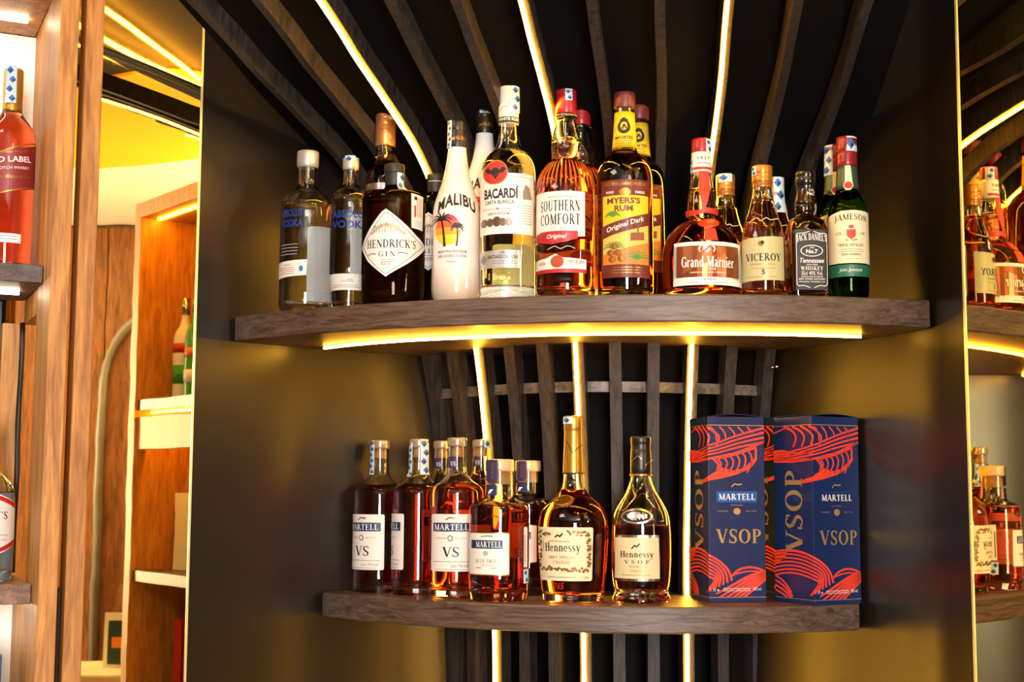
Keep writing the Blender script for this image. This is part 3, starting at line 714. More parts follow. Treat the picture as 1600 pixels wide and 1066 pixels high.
# ---- whiskey liqueur (ribbed shoulder, red cap)
def liqueur(px, Y, top, label, k=1.0):
    f = lambda y: top+(y-142)*k
    b = Bottle('whiskey_liqueur_bottle', label, 'bottle', px, Y, ZU, [(15*k, f(145)), (15.5*k, f(182)), (16*k, f(190)), (19*k, f(202)), (22.5*k, f(216)), (23.5*k, f(232)), (22.5*k, f(246)), (23*k, f(252)), (32*k, f(262)), (42*k, f(278)), (46*k, f(296)), (46.5*k, f(312)), (46.5*k, f(380)), (46.5*k, f(438)), (47*k, f(450)), (46*k, f(462)), (42*k, 482)], 'red capped whiskey liqueur bottles')
    b.glass(G_clear, f(222), .003, L_red, .014)
    b.cap([(0, f(141)), (15*k, f(141.5)), (17*k, f(144)), (17*k, f(149)), (16.4*k, f(150)), (17*k, f(152)), (17*k, f(178)), (16*k, f(180))], mat('cap_red', 'a81c22', .32))
    b.cap([(15*k, f(180)), (17.6*k, f(182)), (17.6*k, f(186)), (15*k, f(188))], G_clear, 'neck_ring')
    # flutes on the shoulder
    bm = bmesh.new()
    for j in range(36):
        th = 2*math.pi*j/36; pts = []
        for q in range(9):
            z = b.z(f(300-44*q/8)); r = b.r(z)+.0004; pts.append(Vector((r*math.sin(th), -r*math.cos(th), z)))
        t = Vector((math.cos(th), math.sin(th), 0)); o_ = Vector((math.sin(th), -math.cos(th), 0)); prev = None
        for q, p in enumerate(pts):
            wq = .0016*math.sin(math.pi*(q+.6)/9.2)+.0002; vs = [bm.verts.new(p-t*wq), bm.verts.new(p+o_*wq*1.1), bm.verts.new(p+t*wq)]
            if prev:
                bm.faces.new((prev[0], prev[1], vs[1], vs[0])); bm.faces.new((prev[1], prev[2], vs[2], vs[1]))
            prev = vs
    fl = from_bm('fluting', bm, mat('fluted_glass', 'b5521c', .08, coat=.6), b.root, True); fl['kind'] = 'stuff'
    b.patch([(-45.5*k, f(308)), (29*k, f(308)), (29*k, f(376)), (-45.5*k, f(386))], M_white, 'label')
    b.print(serif('SOUTHERN', .08, 1.15), -11*k, f(330), 66*k, 17*k, M_ink); b.print(serif('COMFORT', .08, 1.15), -11*k, f(351), 66*k, 17*k, M_ink)
    b.lines(-34*k, 18*k, f(316), 4, 1, M_grey, .9); b.print(sans('EST. 1874'), -12*k, f(364), 22*k, 4*k, M_grey)
    o = b.patch([(-44*k, f(372)), (-36*k, f(369)), (18*k, f(369)), (18*k, f(380)), (0, f(386)), (-20*k, f(389)), (-44*k, f(384))], mat('label_red', 'b3262c', .42), 'script_label', .0014); b.print(sans('Original', .35, .015), -14*k, f(378), 32*k, 9*k, M_white, None, .0019)
    b.raw(stroke([(-28*k, f(397)), (-16*k, f(391)), (-8*k, f(398)), (2*k, f(391)), (14*k, f(396))], 1), mat('print_pale', 'd8c8b8', .4), b.root, .0012)
    b.patch([(-46*k, f(412)), (-30*k, f(410)), (-16*k, f(404)), (-4*k, f(410)), (31*k, f(412)), (31*k, f(427)), (-46*k, f(427))], M_white, 'banner_label')
    b.patch([(-46*k, f(427)), (31*k, f(427)), (31*k, f(433)), (-46*k, f(433))], mat('label_red'), 'banner_base')
    b.lab = b.root.children[-2]
    b.raw(poly(ellipse(-13*k, f(416), 10*k, 9.5*k)), mat('seal_red', 'b8452c', .35), None, .0014, f(416)); b.raw(stroke([(-17*k, f(419)), (-13*k, f(409)), (-9*k, f(419))], 1.8), M_gold, None, .0018, f(416))
    b.print(sans('NEW ORLEANS', 0, .015), 16*k, f(416), 26*k, 5*k, M_red); b.print(sans('M.W. HERON', 0, .015), -36*k, f(418), 14*k, 5*k, M_red)
    return b
b = liqueur(884, row_u(884, 47, .006), 142, 'red-amber whiskey liqueur bottle with fluted shoulders and a red cap, in front of its twin'); b.stamp(-1, 9, 143, 161); b.done()
b = liqueur(908, row_u(908, 42, .108), 163, 'red capped liqueur bottle showing only its neck behind the fluted liqueur bottle', .9); b.done()
# ---- dark rum
def darkrum(px, Y, top, label, k=1.0):
    f = lambda y: top+(y-146)*k
    b = Bottle('dark_rum_bottle', label, 'bottle', px, Y, ZU, [(14.5*k, f(150)), (15*k, f(172)), (16.5*k, f(200)), (19*k, f(234)), (21*k, f(240)), (30*k, f(246)), (40*k, f(258)), (44*k, f(272)), (44.5*k, f(290)), (44.5*k, f(380)), (44.5*k, f(452)), (43*k, f(462)), (40*k, 482)], 'dark rum bottles with yellow labels')
    b.glass(G_clear, f(238), .0026, L_dark, .012)
    b.cap([(0, f(145.5)), (16*k, f(146)), (17.5*k, f(148)), (17.5*k, f(168)), (16.5*k, f(171))], mat('cap_maroon', '6e2a2c', .4))
    yel = mat('label_yellow', 'ecc31c', .42)
    b.sleeve(f(178), f(234), yel); b.lab = b.root.children[-1]
    b.raw(poly(ellipse(-1*k, f(202), 9.5*k, 11*k)), M_ink, None, .0014, f(204)); b.raw(poly(ellipse(-1*k, f(201), 5*k, 6.5*k)), yel, None, .0018, f(204)); b.raw(stroke([(-3*k, f(206)), (-1*k, f(197)), (2*k, f(205))], 2.2*k), M_ink, None, .0022, f(204)); b.raw(poly([(-7*k, f(191)), (-1*k, f(187)), (5*k, f(191)), (5*k, f(194)), (-7*k, f(194))]), M_ink, None, .0014, f(204))
    b.print(sans('IMPORTED', 0, .02), -1*k, f(219), 30*k, 5.5*k, M_ink); b.lines(-15*k, 13*k, f(224), 3.5, 3, mat('ink_brown', '6b4a12', .5), .9)
    mar = mat('label_maroon', '6a2416', .42)
    b.patch([(-36*k, f(290)), (38*k, f(290)), (38*k, f(440)), (-36*k, f(440))], mar, 'label'); lab = b.lab
    b.print(sans('100% FINE JAMAICAN RUM', 0, .012), 0, f(297), 68*k, 7*k, M_gold)
    b.print(sans('WORLD', 0, .02), -23*k, f(309), 14*k, 4*k, M_white); b.print(sans('FAMOUS', 0, .02), 23*k, f(309), 16*k, 4*k, M_white)
    b.raw(poly(ellipse(0, f(309), 9*k, 6*k)), M_gold)
    b.raw(poly([(-33*k, f(314)), (35*k, f(314)), (35*k, f(420)), (-33*k, f(420))]), yel, None, .0012, f(365))
    b.raw(poly([(-33*k, f(375)), (35*k, f(348)), (35*k, f(420)), (-33*k, f(420))]), mat('label_scene_straw', 'd9c05a', .45), None, .0013, f(365))
    b.print(sans("MYERS'S", 0, .025), -2*k, f(322), 52*k, 10*k, mar, None, .0018); b.print(sans('RUM', 0, .025), -2*k, f(334), 28*k, 9.5*k, mar, None, .0018)
    b.raw(poly([(-34*k, f(361)), (36*k, f(339)), (36*k, f(358)), (-34*k, f(380))]), mar, None, .0017, f(365)); b.print(sans('Original Dark', .3, .012), 1*k, f(359), 62*k, 10*k, M_white, None, .0021, 0, .31, f(365))
    gr = mat('print_leaf_green', '3f8f2c', .45); br = mat('print_barrel_brown', '8a4b1c', .45); orr = mat('print_field_orange', 'e0822a', .45)
    b.raw(poly([(-33*k, f(405)), (35*k, f(385)), (35*k, f(420)), (-33*k, f(420))]), orr, None, .0016, f(365))
    for (cx, cy, L) in ((-18, 346, 12), (-16, 396, 17), (18, 412, 20)):
        for a in range(-165, 0, 22):
            q = math.radians(a); b.raw(stroke([(cx*k, f(cy)), ((cx+L*.6*math.cos(q))*k, f(cy+L*.6*math.sin(q)-2)), ((cx+L*math.cos(q))*k, f(cy+L*.8*math.sin(q)+3))], 2.6*k, .5), gr, None, .0022, f(365))
    for (cx, cy) in ((-21, 402), (-11, 402), (-16, 392), (-6, 411), (-19, 412)): b.raw(poly(ellipse(cx*k, f(cy), 5.5*k, 5*k, 14)), br, None, .0024, f(365)); b.raw(poly(ellipse(cx*k+2*k, f(cy), 2.6*k, 4*k, 12)), M_gold, None, .0027, f(365))
    b.raw(poly([(8*k, f(372)), (28*k, f(370)), (28*k, f(382)), (8*k, f(384))]), br, None, .0022, f(365)); b.raw(poly([(18*k, f(360)), (20*k, f(360)), (20*k, f(372)), (18*k, f(372))]), br, None, .0022, f(365))
    b.lines(-22*k, 24*k, f(424), 4, 3, M_gold, 1.1)
    return b
b = darkrum(977, row_u(977, 45, .006), 146, 'near-black dark rum bottle with yellow neck and maroon and yellow scene label'); b.stamp(8, 17, 148, 166); b.done()
b = darkrum(1000, row_u(1000, 41, .106), 166, 'dark rum bottle tucked behind, its yellow neck showing to the right', .9); b.done()
# ---- orange liqueur (squat round bottle, red ribbon)
b = Bottle('orange_liqueur_bottle', 'squat round orange liqueur bottle with red ribbon, wax seal and copper label', 'bottle', 1098, row_u(1098, 63, .006), ZU,
           [(14, 222), (15, 270), (17, 285), (22, 310), (23, 330), (20.5, 342), (22, 346), (38, 352), (52, 366), (61, 386), (63.5, 405), (63.5, 430), (63, 450), (60, 462), (56, 482)])
b.glass(G_clear, 300, .0026, L_deep, .012)
b.cap([(0, 217.5), (14, 218), (15, 220), (15, 238), (14.6, 239)], mat('cap_red'))
b.sleeve(240, 272, M_white, 'neck_label', .0012); b.lab = b.root.children[-1]
b.print(sans('1827', 0, .01, 1.2), 4, 250, 18, 5, M_ink, None, .0018); b.raw(poly([(-14.5, 264), (14.5, 264), (14.5, 268), (-14.5, 268)]), M_red, None, .0018); b.raw(stroke([(-6, 259), (0, 257), (12, 259)], .9), M_ink, None, .0018)
rib = mat('ribbon_red', 'd93a26', .5)
b.patch([(-4, 271), (13, 271), (12, 300), (5, 330), (1, 330), (-4, 300)], rib, 'ribbon', .0022, None, None, None, True)
b.patch([(-22, 331), (-4, 333), (3, 329), (22, 330), (22, 339), (5, 337), (-1, 339), (-22, 342)], rib, 'ribbon_bow', .0030, None, None, None, True)
b.patch([(4, 366), (22, 366), (22, 386), (4, 386)], rib, 'ribbon_tail', .0015, None, None, None, True)
bm = bmesh.new(); zc = b.z(357); r = b.r(zc); bmesh.ops.create_uvsphere(bm, u_segments=24, v_segments=12, radius=1)
bmesh.ops.scale(bm, verts=bm.verts, vec=(17*b.k, .0035, 11*b.k)); bmesh.ops.rotate(bm, verts=bm.verts, matrix=Matrix.Rotation(math.radians(-42), 3, 'X'))
bmesh.ops.translate(bm, verts=bm.verts, vec=(10*b.k, -r*.97, zc)); from_bm('wax_seal', bm, mat('wax_red', 'c2371f', .35), b.root, True)
b.patch([(-44, 388), (60, 388), (61, 454), (-45, 454)], M_white, 'label')
cop = mat('label_copper', '9c5a34', .28, .75)
b.raw(poly([(-39, 394), (55, 394), (55, 442), (-39, 442)]), cop, None, .0012, 420)
b.print(serif('Grand Marnier', .02, 1.35), 10, 419, 84, 17, M_white, None, .0017, 0, 0, 420)
b.print(serif('LIQUEUR'), 11, 430, 20, 4, M_white, None, .0017, 0, 0, 420); b.print(sans('COGNAC & LIQUEUR D’ORANGE', 0, .01), 9, 435.5, 56, 3, M_white, None, .0017, 0, 0, 420)
b.print(serif('PARIS', .12), 12, 445.5, 18, 3.4, M_ink, None, .0012, 0, 0, 420); b.lines(-20, 40, 450, 3, 1, M_grey, .7)
b.raw(poly([(2, 394.5), (12, 394.5), (12, 402), (7, 406), (2, 402)]), M_white, None, .0017, 420); b.raw(stroke([(2, 404), (13, 394)], 2), M_red, None, .002, 420)
b.raw(stroke([(-3, 404), (-5, 398), (-1, 395)], 2), M_white, None, .0017, 420); b.raw(stroke([(17, 404), (20, 398), (16, 395)], 2), M_white, None, .0017, 420)
b.stamp(7, 14.5, 220, 240); b.stamp(-15, -11, 250, 271); b.done()
# ---- brandy with sage label
def brandy(px, Y, top, label, k=1.0):
    f = lambda y: top+(y-260)*k
    b = Bottle('brandy_bottle', label, 'bottle', px, Y, ZU, [(14*k, f(264)), (14.5*k, f(296)), (17*k, f(312)), (23*k, f(334)), (30*k, f(352)), (33.4*k, f(372)), (34*k, f(390)), (34*k, f(450)), (33*k, f(460)), (30*k, 480)], 'sage label brandy bottles')
    b.glass(G_clear, f(316), .0024, L_amber, .010)
    cp = mat('cap_copper_gold', 'cf8a3c', .32, .55)
    b.cap([(0, f(259.5)), (15*k, f(260)), (16*k, f(262)), (16*k, f(272)), (15.4*k, f(273)), (16*k, f(275)), (15.4*k, f(278)), (16*k, f(280)), (16*k, f(285)), (15*k, f(286)), (15.5*k, f(294)), (14.6*k, f(295))], cp)
    b.lab = b.root.children[-1]; b.print(sans('VICEROY', 0, .02), 1, f(290), 24*k, 5*k, mat('copper_dark', '7a4c2a', .4), None, .0028)
    b.raw(stroke([(-20*k, f(352)), (-8*k, f(343)), (-4*k, f(352)), (6*k, f(344)), (10*k, f(350)), (24*k, f(345))], 1.3), mat('print_pale'), b.root.children[0], .0012)
    b.patch([(-33*k, f(378)), (31*k, f(374)), (31*k, f(442)), (-33*k, f(444))], mat('label_sage', 'c3c08d', .42), 'label')
    b.raw(poly(ellipse(-1*k, f(386), 7*k, 4.5*k)), M_gold); b.raw(poly(ellipse(-1*k, f(385), 3*k, 3*k, 12)), M_ink, None, .0016)
    b.print(serif('VICEROY', .03, 1.15), 0, f(407), 58*k, 12*k, M_ink)
    b.print(sans('Estate Brandy', .35), 0, f(418), 40*k, 5*k, M_gold); b.lines(-18*k, 18*k, f(424), 3, 1, M_grey, .8); b.print(sans('5', 0, .03), 0, f(430), 5*k, 8*k, M_ink); b.lines(-24*k, 24*k, f(437), 3, 1, M_gold, .8)
    return b
b = brandy(1194, row_u(1194, 34, .008), 260, 'amber brandy bottle with a sage green label and gold cap'); b.stamp(-15.5, -8, 262, 276); b.done()
b = brandy(1136, row_u(1136, 31, .138), 274, 'gold capped brandy bottle rising behind the squat ribboned bottle', .95); b.stamp(-10, 9, 274, 287); b.done()
b = brandy(1214, row_u(1214, 31, .096), 279, 'amber bottle with a long blue stamp on its neck behind the sage label brandy', .88); b.stamp(-2, 13, 279, 335); b.done()
# ---- square whiskey bottle
PSI = math.radians(13)
b = Bottle('square_whiskey_bottle', 'small square whiskey bottle with black label and black capped neck', 'bottle', 1262, row_u(1262, 36, .012), ZU,
           [(13, 270), (13.5, 295), (14.5, 312), (17, 322), (17, 330), (14, 337), (18, 340), (27, 345), (30, 352), (30, 364), (30, 400), (30, 452), (29, 459), (28, 480)], None, (9, PSI, 344), 64)
b.glass(G_clear, 318, .0022, L_mid, .009)
blk = mat('cap_black')
b.cap([(0, 267.5), (14, 268), (16, 271), (16, 276), (15.2, 278), (16, 280), (16, 288), (14, 291), (13.6, 300), (16, 312), (17.6, 318), (17.4, 320)], mat('sleeve_black', '15120f', .22, coat=.3), 'neck_sleeve')
b.lab = b.root.children[-1]; keep = b.sq; b.sq = None
b.print(sans('Old'), 5, 300, 8, 4, M_white, None, .003); b.print(sans('No.7', 0, .02), 5, 305.5, 13, 6, M_white, None, .003); b.sq = keep
b.patch([(-25, 364), (27, 364), (27, 457), (-25, 457)], M_ink, 'label')
b.print(serif("JACK DANIEL'S", .02, 1.1), 1, 379, 46, 12, M_white, None, .0012, 3)
b.raw(poly(ellipse(1, 397, 17, 9)), M_white); b.raw(poly(ellipse(1, 397, 15.5, 7.8)), M_ink, None, .0015); b.print(sans('No.7', 0, .03), 1, 398, 17, 6.5, M_white, None, .0018); b.print(sans('Old'), 1, 392, 6, 3, M_white, None, .0018)
b.print(sans('Tennessee', .3, .01), 1, 412, 36, 7.5, M_white); b.print(sans('SOUR MASH'), 1, 418.5, 17, 2.6, M_white); b.print(serif('WHISKEY', .06), 1, 424, 34, 6, M_white); b.print(sans('35cl 40% Vol.'), 1, 431.5, 32, 6, M_white)
b.print(sans('DISTILLED AND BOTTLED BY'), 1, 437, 32, 2.6, M_white); b.print(sans("JACK DANIEL DISTILLERY", 0, .01), 1, 441, 40, 3.2, M_white); b.print(sans('LYNCHBURG, TENNESSEE, U.S.A.'), 1, 445, 40, 2.4, M_white)
for (x0, x1) in ((-22, -2), (24, 4)): b.raw(stroke([(x0, 376), (x0, 370), (x0*.5, 370), (x1, 367)], 1), M_white); b.raw(stroke([(x0, 440), (x0, 452), (x0*.5, 450), (x1, 454)], 1), M_white)
b.raw(poly([(-22.5, 375), (-21.7, 375), (-21.7, 440), (-22.5, 440)]), M_white); b.raw(poly([(24, 375), (24.8, 375), (24.8, 440), (24, 440)]), M_white)
b.done()
# ---- green whiskey bottle
def irish(px, Y, top, label, k=1.0):
    f = lambda y: top+(y-215)*k
    b = Bottle('irish_whiskey_bottle', label, 'bottle', px, Y, ZU, [(14*k, f(220)), (15*k, f(262)), (16.5*k, f(286)), (18*k, f(302)), (24*k, f(314)), (29.5*k, f(326)), (31*k, f(342)), (31*k, f(400)), (31*k, f(452)), (30*k, f(460)), (28*k, 480)], 'green whiskey bottles with red caps')
    b.glass(G_green, f(312), .0024, None)
    b.cap([(0, f(214.5)), (15*k, f(215)), (16.2*k, f(217)), (16.2*k, f(238)), (15.6*k, f(239)), (16.2*k, f(240)), (16.2*k, f(260)), (15.6*k, f(261))], mat('cap_wine', '8a1a26', .28))
    b.sleeve(f(262), f(298), mat('foil_green', '3c5648', .35, .2), 'neck_foil')
    b.patch([(-3*k, f(262)), (5.5*k, f(262)), (7*k, f(286)), (8*k, f(294)), (4*k, f(301)), (-2*k, f(301)), (-5*k, f(294)), (-3*k, f(286))], M_cream, 'neck_label', .0016)
    b.raw(poly(ellipse(1.5*k, f(293), 5.5*k, 5.5*k, 16)), M_red, None, .0022, f(290))
    b.patch([(-29*k, f(341)), (-10*k, f(335)), (10*k, f(334)), (31*k, f(336)), (31*k, f(416)), (-29*k, f(416))], M_cream, 'label')
    b.print(serif('JAMESON', .06, 1.1), 5*k, f(348), 54*k, 11*k, mat('ink_green', '1d4a36', .5), None, .0012, 3)
    b.raw(poly([(-2*k, f(364)), (11*k, f(364)), (11*k, f(374)), (4.5*k, f(380)), (-2*k, f(374))]), M_red); b.raw(stroke([(-4*k, f(380)), (4.5*k, f(382)), (13*k, f(379))], 2), M_gold); b.raw(poly(ellipse(4.5*k, f(360), 4*k, 3*k, 10)), M_red)
    b.print(sans('ESTD'), -14*k, f(370), 10*k, 4*k, M_ink); b.print(sans('1780'), 21*k, f(370), 8*k, 4*k, M_ink)
    b.print(sans('TRIPLE DISTILLED', 0, .015), 4*k, f(388), 40*k, 4.4*k, mat('ink_green')); b.lines(-16*k, 24*k, f(394), 3.5, 2, M_grey, .9); b.print(sans('IRISH WHISKEY', 0, .015), 5*k, f(402.5), 30*k, 3.6*k, mat('ink_green')); b.lines(-4*k, 18*k, f(409), 3, 1, M_grey, .7)
    b.patch([(-29*k, f(418)), (31*k, f(418)), (31*k, f(436)), (-29*k, f(437))], mat('label_green', '1f6b52', .42), 'lower_label')
    b.print(sans('John Jameson', .35), 3*k, f(427), 36*k, 7*k, M_white)
    return b
b = irish(1328, row_u(1328, 31, .010), 215, 'green whiskey bottle with a red cap and cream label, rightmost on the upper shelf'); b.stamp(0, 15.6, 216, 239); b.done()
b = irish(1308, row_u(1308, 29, .088), 228, 'green whiskey bottle with red cap standing behind the rightmost cream label bottle', .93); b.stamp(-14.8, -2, 229, 276); b.done()
# ================================================================== lower shelf
def cognac_vs(px, Y, top, label, lu=0, k=1.0, stamps=(), neck=True, liq=None):
    """lu: horizontal px offset of the label centre"""
    f = lambda y: top+(y-684)*k
    b = Bottle('cognac_bottle', label, 'bottle', px, Y, ZL, [(13.5*k, f(687)), (14*k, f(700)), (14*k, f(734)), (16*k, f(742)), (24*k, f(751)), (36*k, f(759)), (40.5*k, f(766)), (41*k, f(776)), (41*k, f(850)), (41*k, f(925)), (40*k, f(934)), (36*k, f(938))], 'straight-sided cognac bottles with white labels')
    b.glass(G_clear, f(757), .0026, liq or L_deep, .012)
    b.cap([(0, f(683.5)), (14.5*k, f(684)), (15.4*k, f(686)), (15.4*k, f(696)), (14.6*k, f(698))], mat('stopper_clear', 'b5a58e', .2, .5), 'stopper')
    b.cap([(10*k, f(698)), (10.5*k, f(712)), (10*k, f(714))], mat('cork', 'c8945a', .6), 'cork', 0)
    if neck:
        b.patch([(-12*k, f(714)), (0, f(714)), (0, f(732)), (-12*k, f(732))], mat('print_violet', '3a2f55', .4), 'neck_label'); b.print(serif('VS'), -6*k, f(725), 8*k, 7*k, M_white)
    c = lu; hw = 32*k
    R = 41*k; a0 = math.asin(max(-1, min(1, c/R)))-.92; a1 = a0+1.84
    u0 = R*math.sin(max(a0, -1.52)); u1 = R*math.sin(min(a1, 1.52))
    # label given directly in arc length so that it may run past the silhouette
    z0, z1 = b.z(f(891)), b.z(f(803)); Rm = b.r(b.z(f(850)))
    P = rrect(a0*Rm, a1*Rm, z0, z1, .003)
    lab = mapped('label', [poly(P)], b.fmap(Rm, .0007), M_white, b.root, Rm*.12); b.lab = lab
    sm = lab.modifiers.new('thickness', 'SOLIDIFY'); sm.thickness = .0003; sm.offset = -1
    cx = (a0+a1)/2*Rm
    def put(VF, dx, y, wd, ht, m, off=.0012):
        V, F = fit(VF, cx+dx*b.k, b.z(f(y)), wd*b.k, ht*b.k); b.acc.setdefault((lab.name, m.name, off), [lab, m, Rm, off, []])[4].append((V, F))
    put(poly([(0, 0), (1, 0), (1, 1), (0, 1)]), 0, 823, 62, 13, M_navy); put(serif('MARTELL', .05, 1.1), 0, 823, 54, 9, M_white, .0017)
    put(stroke([(0, 0), (.4, .5), (1, .3)], .1, .3), 0, 810, 16, 5, M_gold); put(poly(ellipse(0, 0, 1, 1, 14)), 0, 840, 9, 9, M_grey); put(poly(ellipse(0, 0, 1, 1, 12)), 0, 840, 5, 6, M_white, .0016)
    put(sans('FONDEE          EN 1715'), 0, 840, 48, 2.6, M_grey); put(serif('VS', .02), 0, 861, 26, 15, M_ink)
    put(poly([(0, 0), (1, 0), (1, 1), (0, 1)]), 0, 876, 60, .8, M_grey); put(sans('Jean Martell', .35), 14, 883, 28, 6, M_grey); put(poly([(0, 0), (1, 0), (1, 1), (0, 1)]), 0, 888, 50, .7, M_grey)
    # embossed bird in the shoulder glass
    V, F = fit(stroke([(0, 0), (.3, .6), (.6, .35), (1, .7)], .12, .3), cx, b.z(f(787)), 36*b.k, 14*b.k); b.acc.setdefault(('e',), [b.root.children[0], G_clear, Rm, .0006, []])[4].append((V, F))
    for st in stamps: b.stamp(*st)
    b.done(); return b
cognac_vs(597, row_l(590, 926.5, 41), 688, 'leftmost cognac bottle on the lower shelf, its white label turned left', -26, .97, ((-15, -8, 689, 742),), False)
cognac_vs(657, row_l(657, 931.5, 41), 686, 'second cognac bottle from the left, label mostly turned out of sight', -40, .98, ((2, 14.6, 687, 742), (-14.8, -9, 690, 745)), False)
cognac_vs(716, row_l(716, 936, 41), 684, 'middle cognac bottle with its white label facing out, beside the broad-necked bottle', -9, liq=L_mid)
cognac_vs(693, row_l(716, 936, 41)+.138, 689, 'cognac bottle behind and left of the front facing white label cognac', -9, .9)
cognac_vs(753, row_l(716, 936, 41)+.096, 687, 'cognac bottle behind, between the white label cognac and the broad-necked bottle', -9, .88, ((5, 14, 688, 700),))
def swift(px, Y, top, label, k=1.0):
    f = lambda y: top+(y-718)*k
    b = Bottle('broad_neck_cognac_bottle', label, 'bottle', px, Y, ZL, [(21*k, f(722)), (21.5*k, f(750)), (21.5*k, f(772)), (24*k, f(779)), (36*k, f(784)), (44*k, f(788)), (46*k, f(795)), (46*k, f(850)), (46*k, f(905)), (45.5*k, f(925)), (43*k, f(938)), (38*k, f(942))], 'short broad-necked cognac bottles')
    b.glass(G_clear, f(790), .003, L_deep, .014)
    b.cap([(0, f(717.5)), (21.5*k, f(718)), (22.5*k, f(720)), (22.5*k, f(736)), (21.5*k, f(737))], mat('cap_tan', 'd9b592', .4, .1), 'stopper')
    b.cap([(17.5*k, f(737)), (17.5*k, f(756)), (17*k, f(757))], mat('cork'), 'cork', 0)
    vio = mat('print_violet')
    b.patch([(-18*k, f(719)), (-4*k, f(719)), (-2*k, f(722)), (-2*k, f(748)), (-5*k, f(754)), (-16*k, f(754)), (-19*k, f(748)), (-19*k, f(722))], vio, 'neck_stamp', .0020); b.print(serif('MARTELL', .05), -10*k, f(736), 24*k, 4*k, M_gold, None, .0026, 0, math.pi/2)
    b.patch([(-17*k, f(758)), (-3*k, f(758)), (-3*k, f(774)), (-17*k, f(774))], M_navy, 'neck_label', .0012); b.raw(poly([(-16*k, f(765)), (-4*k, f(765)), (-4*k, f(772)), (-16*k, f(772))]), M_white, None, .0016)
    b.patch(rrect(-45*k, 16*k, f(831), f(897), 2), M_gold, 'label_border', .0005); b.patch(rrect(-44.4*k, 14.5*k, f(832.5), f(895.5), 2), M_white, 'label', .0010)
    cx = -17
    b.raw(poly([((-41)*k, f(843)), (5*k, f(843)), (5*k, f(856)), (-41*k, f(856))]), M_navy, None, .0014, f(850)); b.print(serif('MARTELL', .05, 1.1), cx*k, f(849.5), 41*k, 9*k, M_white, None, .0019, 0, 0, f(850))
    b.raw(stroke([(-28*k, f(838)), (-18*k, f(836)), (-10*k, f(837))], .8, 2.2), M_gold, None, .0014, f(850)); b.raw(poly(ellipse(-20*k, f(863), 4*k, 4*k, 12)), mat('ink_pale'), None, .0014, f(850))
    b.print(serif('BLUE SWIFT', .06), -18*k, f(875), 40*k, 5.5*k, M_gold, None, .0014, 0, 0, f(850)); b.print(sans('SPIRIT DRINK'), -18*k, f(881.5), 20*k, 2.6*k, M_grey, None, .0014, 0, 0, f(850))
    b.raw(poly([(-34*k, f(885)), (-26*k, f(885)), (-26*k, f(886)), (-34*k, f(886))]), M_ink, None, .0014, f(850)); b.raw(poly([(-12*k, f(885)), (-4*k, f(885)), (-4*k, f(886)), (-12*k, f(886))]), M_red, None, .0014, f(850)); b.lines(-40*k, 8*k, f(889), 2.4, 2, M_grey, .7)
    b.raw(stroke([(-24*k, f(812)), (-12*k, f(804)), (0, f(808)), (10*k, f(800))], 2, 5), G_clear, b.root.children[0], .0006)
    b.raw(stroke([(-45*k, f(905)), (-10*k, f(918)), (30*k, f(926))], 1.2), G_clear, b.root.children[0], .0005, f(915)); b.raw(stroke([(-44*k, f(922)), (-10*k, f(912)), (34*k, f(903))], 1.2), G_clear, b.root.children[0], .0005, f(915))
    return b
b = swift(782, row_l(782, 942, 45), 718, 'short broad-necked cognac bottle with tan stopper and gold-edged white label in front')
b.patch([(37, 823), (42, 823), (42, 885), (37, 885)], M_white, 'back_label'); b.raw(poly([(38, 835), (38.8, 835), (38.8, 880), (38, 880)]), M_ink); b.stamp(36, 43, 888, 910); b.done()
b = swift(826, row_l(826, 941, 46)+.112, 720, 'short broad-necked cognac bottle half hidden behind the gold capped cognac', .88); b.done()
# ---- gold capped cognac
b = Bottle('gold_cap_cognac_bottle', 'tall cognac bottle with long gold cap and vine bordered cream label', 'bottle', 896, row_l(896, 943, 50), ZL,
           [(14, 655), (15, 738), (15.5, 752), (18, 763), (26, 775), (42, 787), (51, 802), (54, 820), (54, 850), (51, 900), (48, 925), (47.5, 937), (44, 944)])
b.glass(G_clear, 768, .0028, L_mid, .012)
gold = mat('cap_gold', 'c79a3e', .3, .75)
b.cap([(0, 649.5), (13.5, 650), (14.6, 652), (15, 672), (14.4, 673), (14.4, 676), (16.4, 736), (16.4, 740), (15.6, 741)], gold)
b.lab = b.root.children[-1]
b.raw(stroke([(-9, 690), (-5, 698), (-1, 710), (3, 703), (12, 696)], .9), M_ink, None, .0034); b.sleeve(739, 741, M_ink, 'cap_rim', .0026)
b.lab = b.root.children[-2]; b.stamp(-13, -1, 652, 663, .003)
# raised medallion on the shoulder
bm = bmesh.new(); zc = b.z(784); r = b.r(zc); bmesh.ops.create_uvsphere(bm, u_segments=28, v_segments=10, radius=1)
bmesh.ops.scale(bm, verts=bm.verts, vec=(17*b.k, .004, 14*b.k)); bmesh.ops.rotate(bm, verts=bm.verts, matrix=Matrix.Rotation(math.radians(-50), 3, 'X')); bmesh.ops.rotate(bm, verts=bm.verts, matrix=Matrix.Rotation(math.radians(-25), 3, 'Z'))
bmesh.ops.translate(bm, verts=bm.verts, vec=(-15*b.k, -r*.86, zc)); from_bm('medallion', bm, mat('medallion_glass', '6a4512', .12, .3), b.root, True)
ring = [Vector((-15*b.k, -r*.86, zc))+Matrix.Rotation(math.radians(-25), 3, 'Z') @ (Matrix.Rotation(math.radians(-50), 3, 'X') @ Vector((14*b.k*math.cos(q*.2618), -.003, 11.5*b.k*math.sin(q*.2618)))) for q in range(25)]
tube('medallion_ring', ring, .0008, M_gold, b.root, 6)
b.patch(rrect(-52, 29, 823, 905, 3), M_cream, 'label')
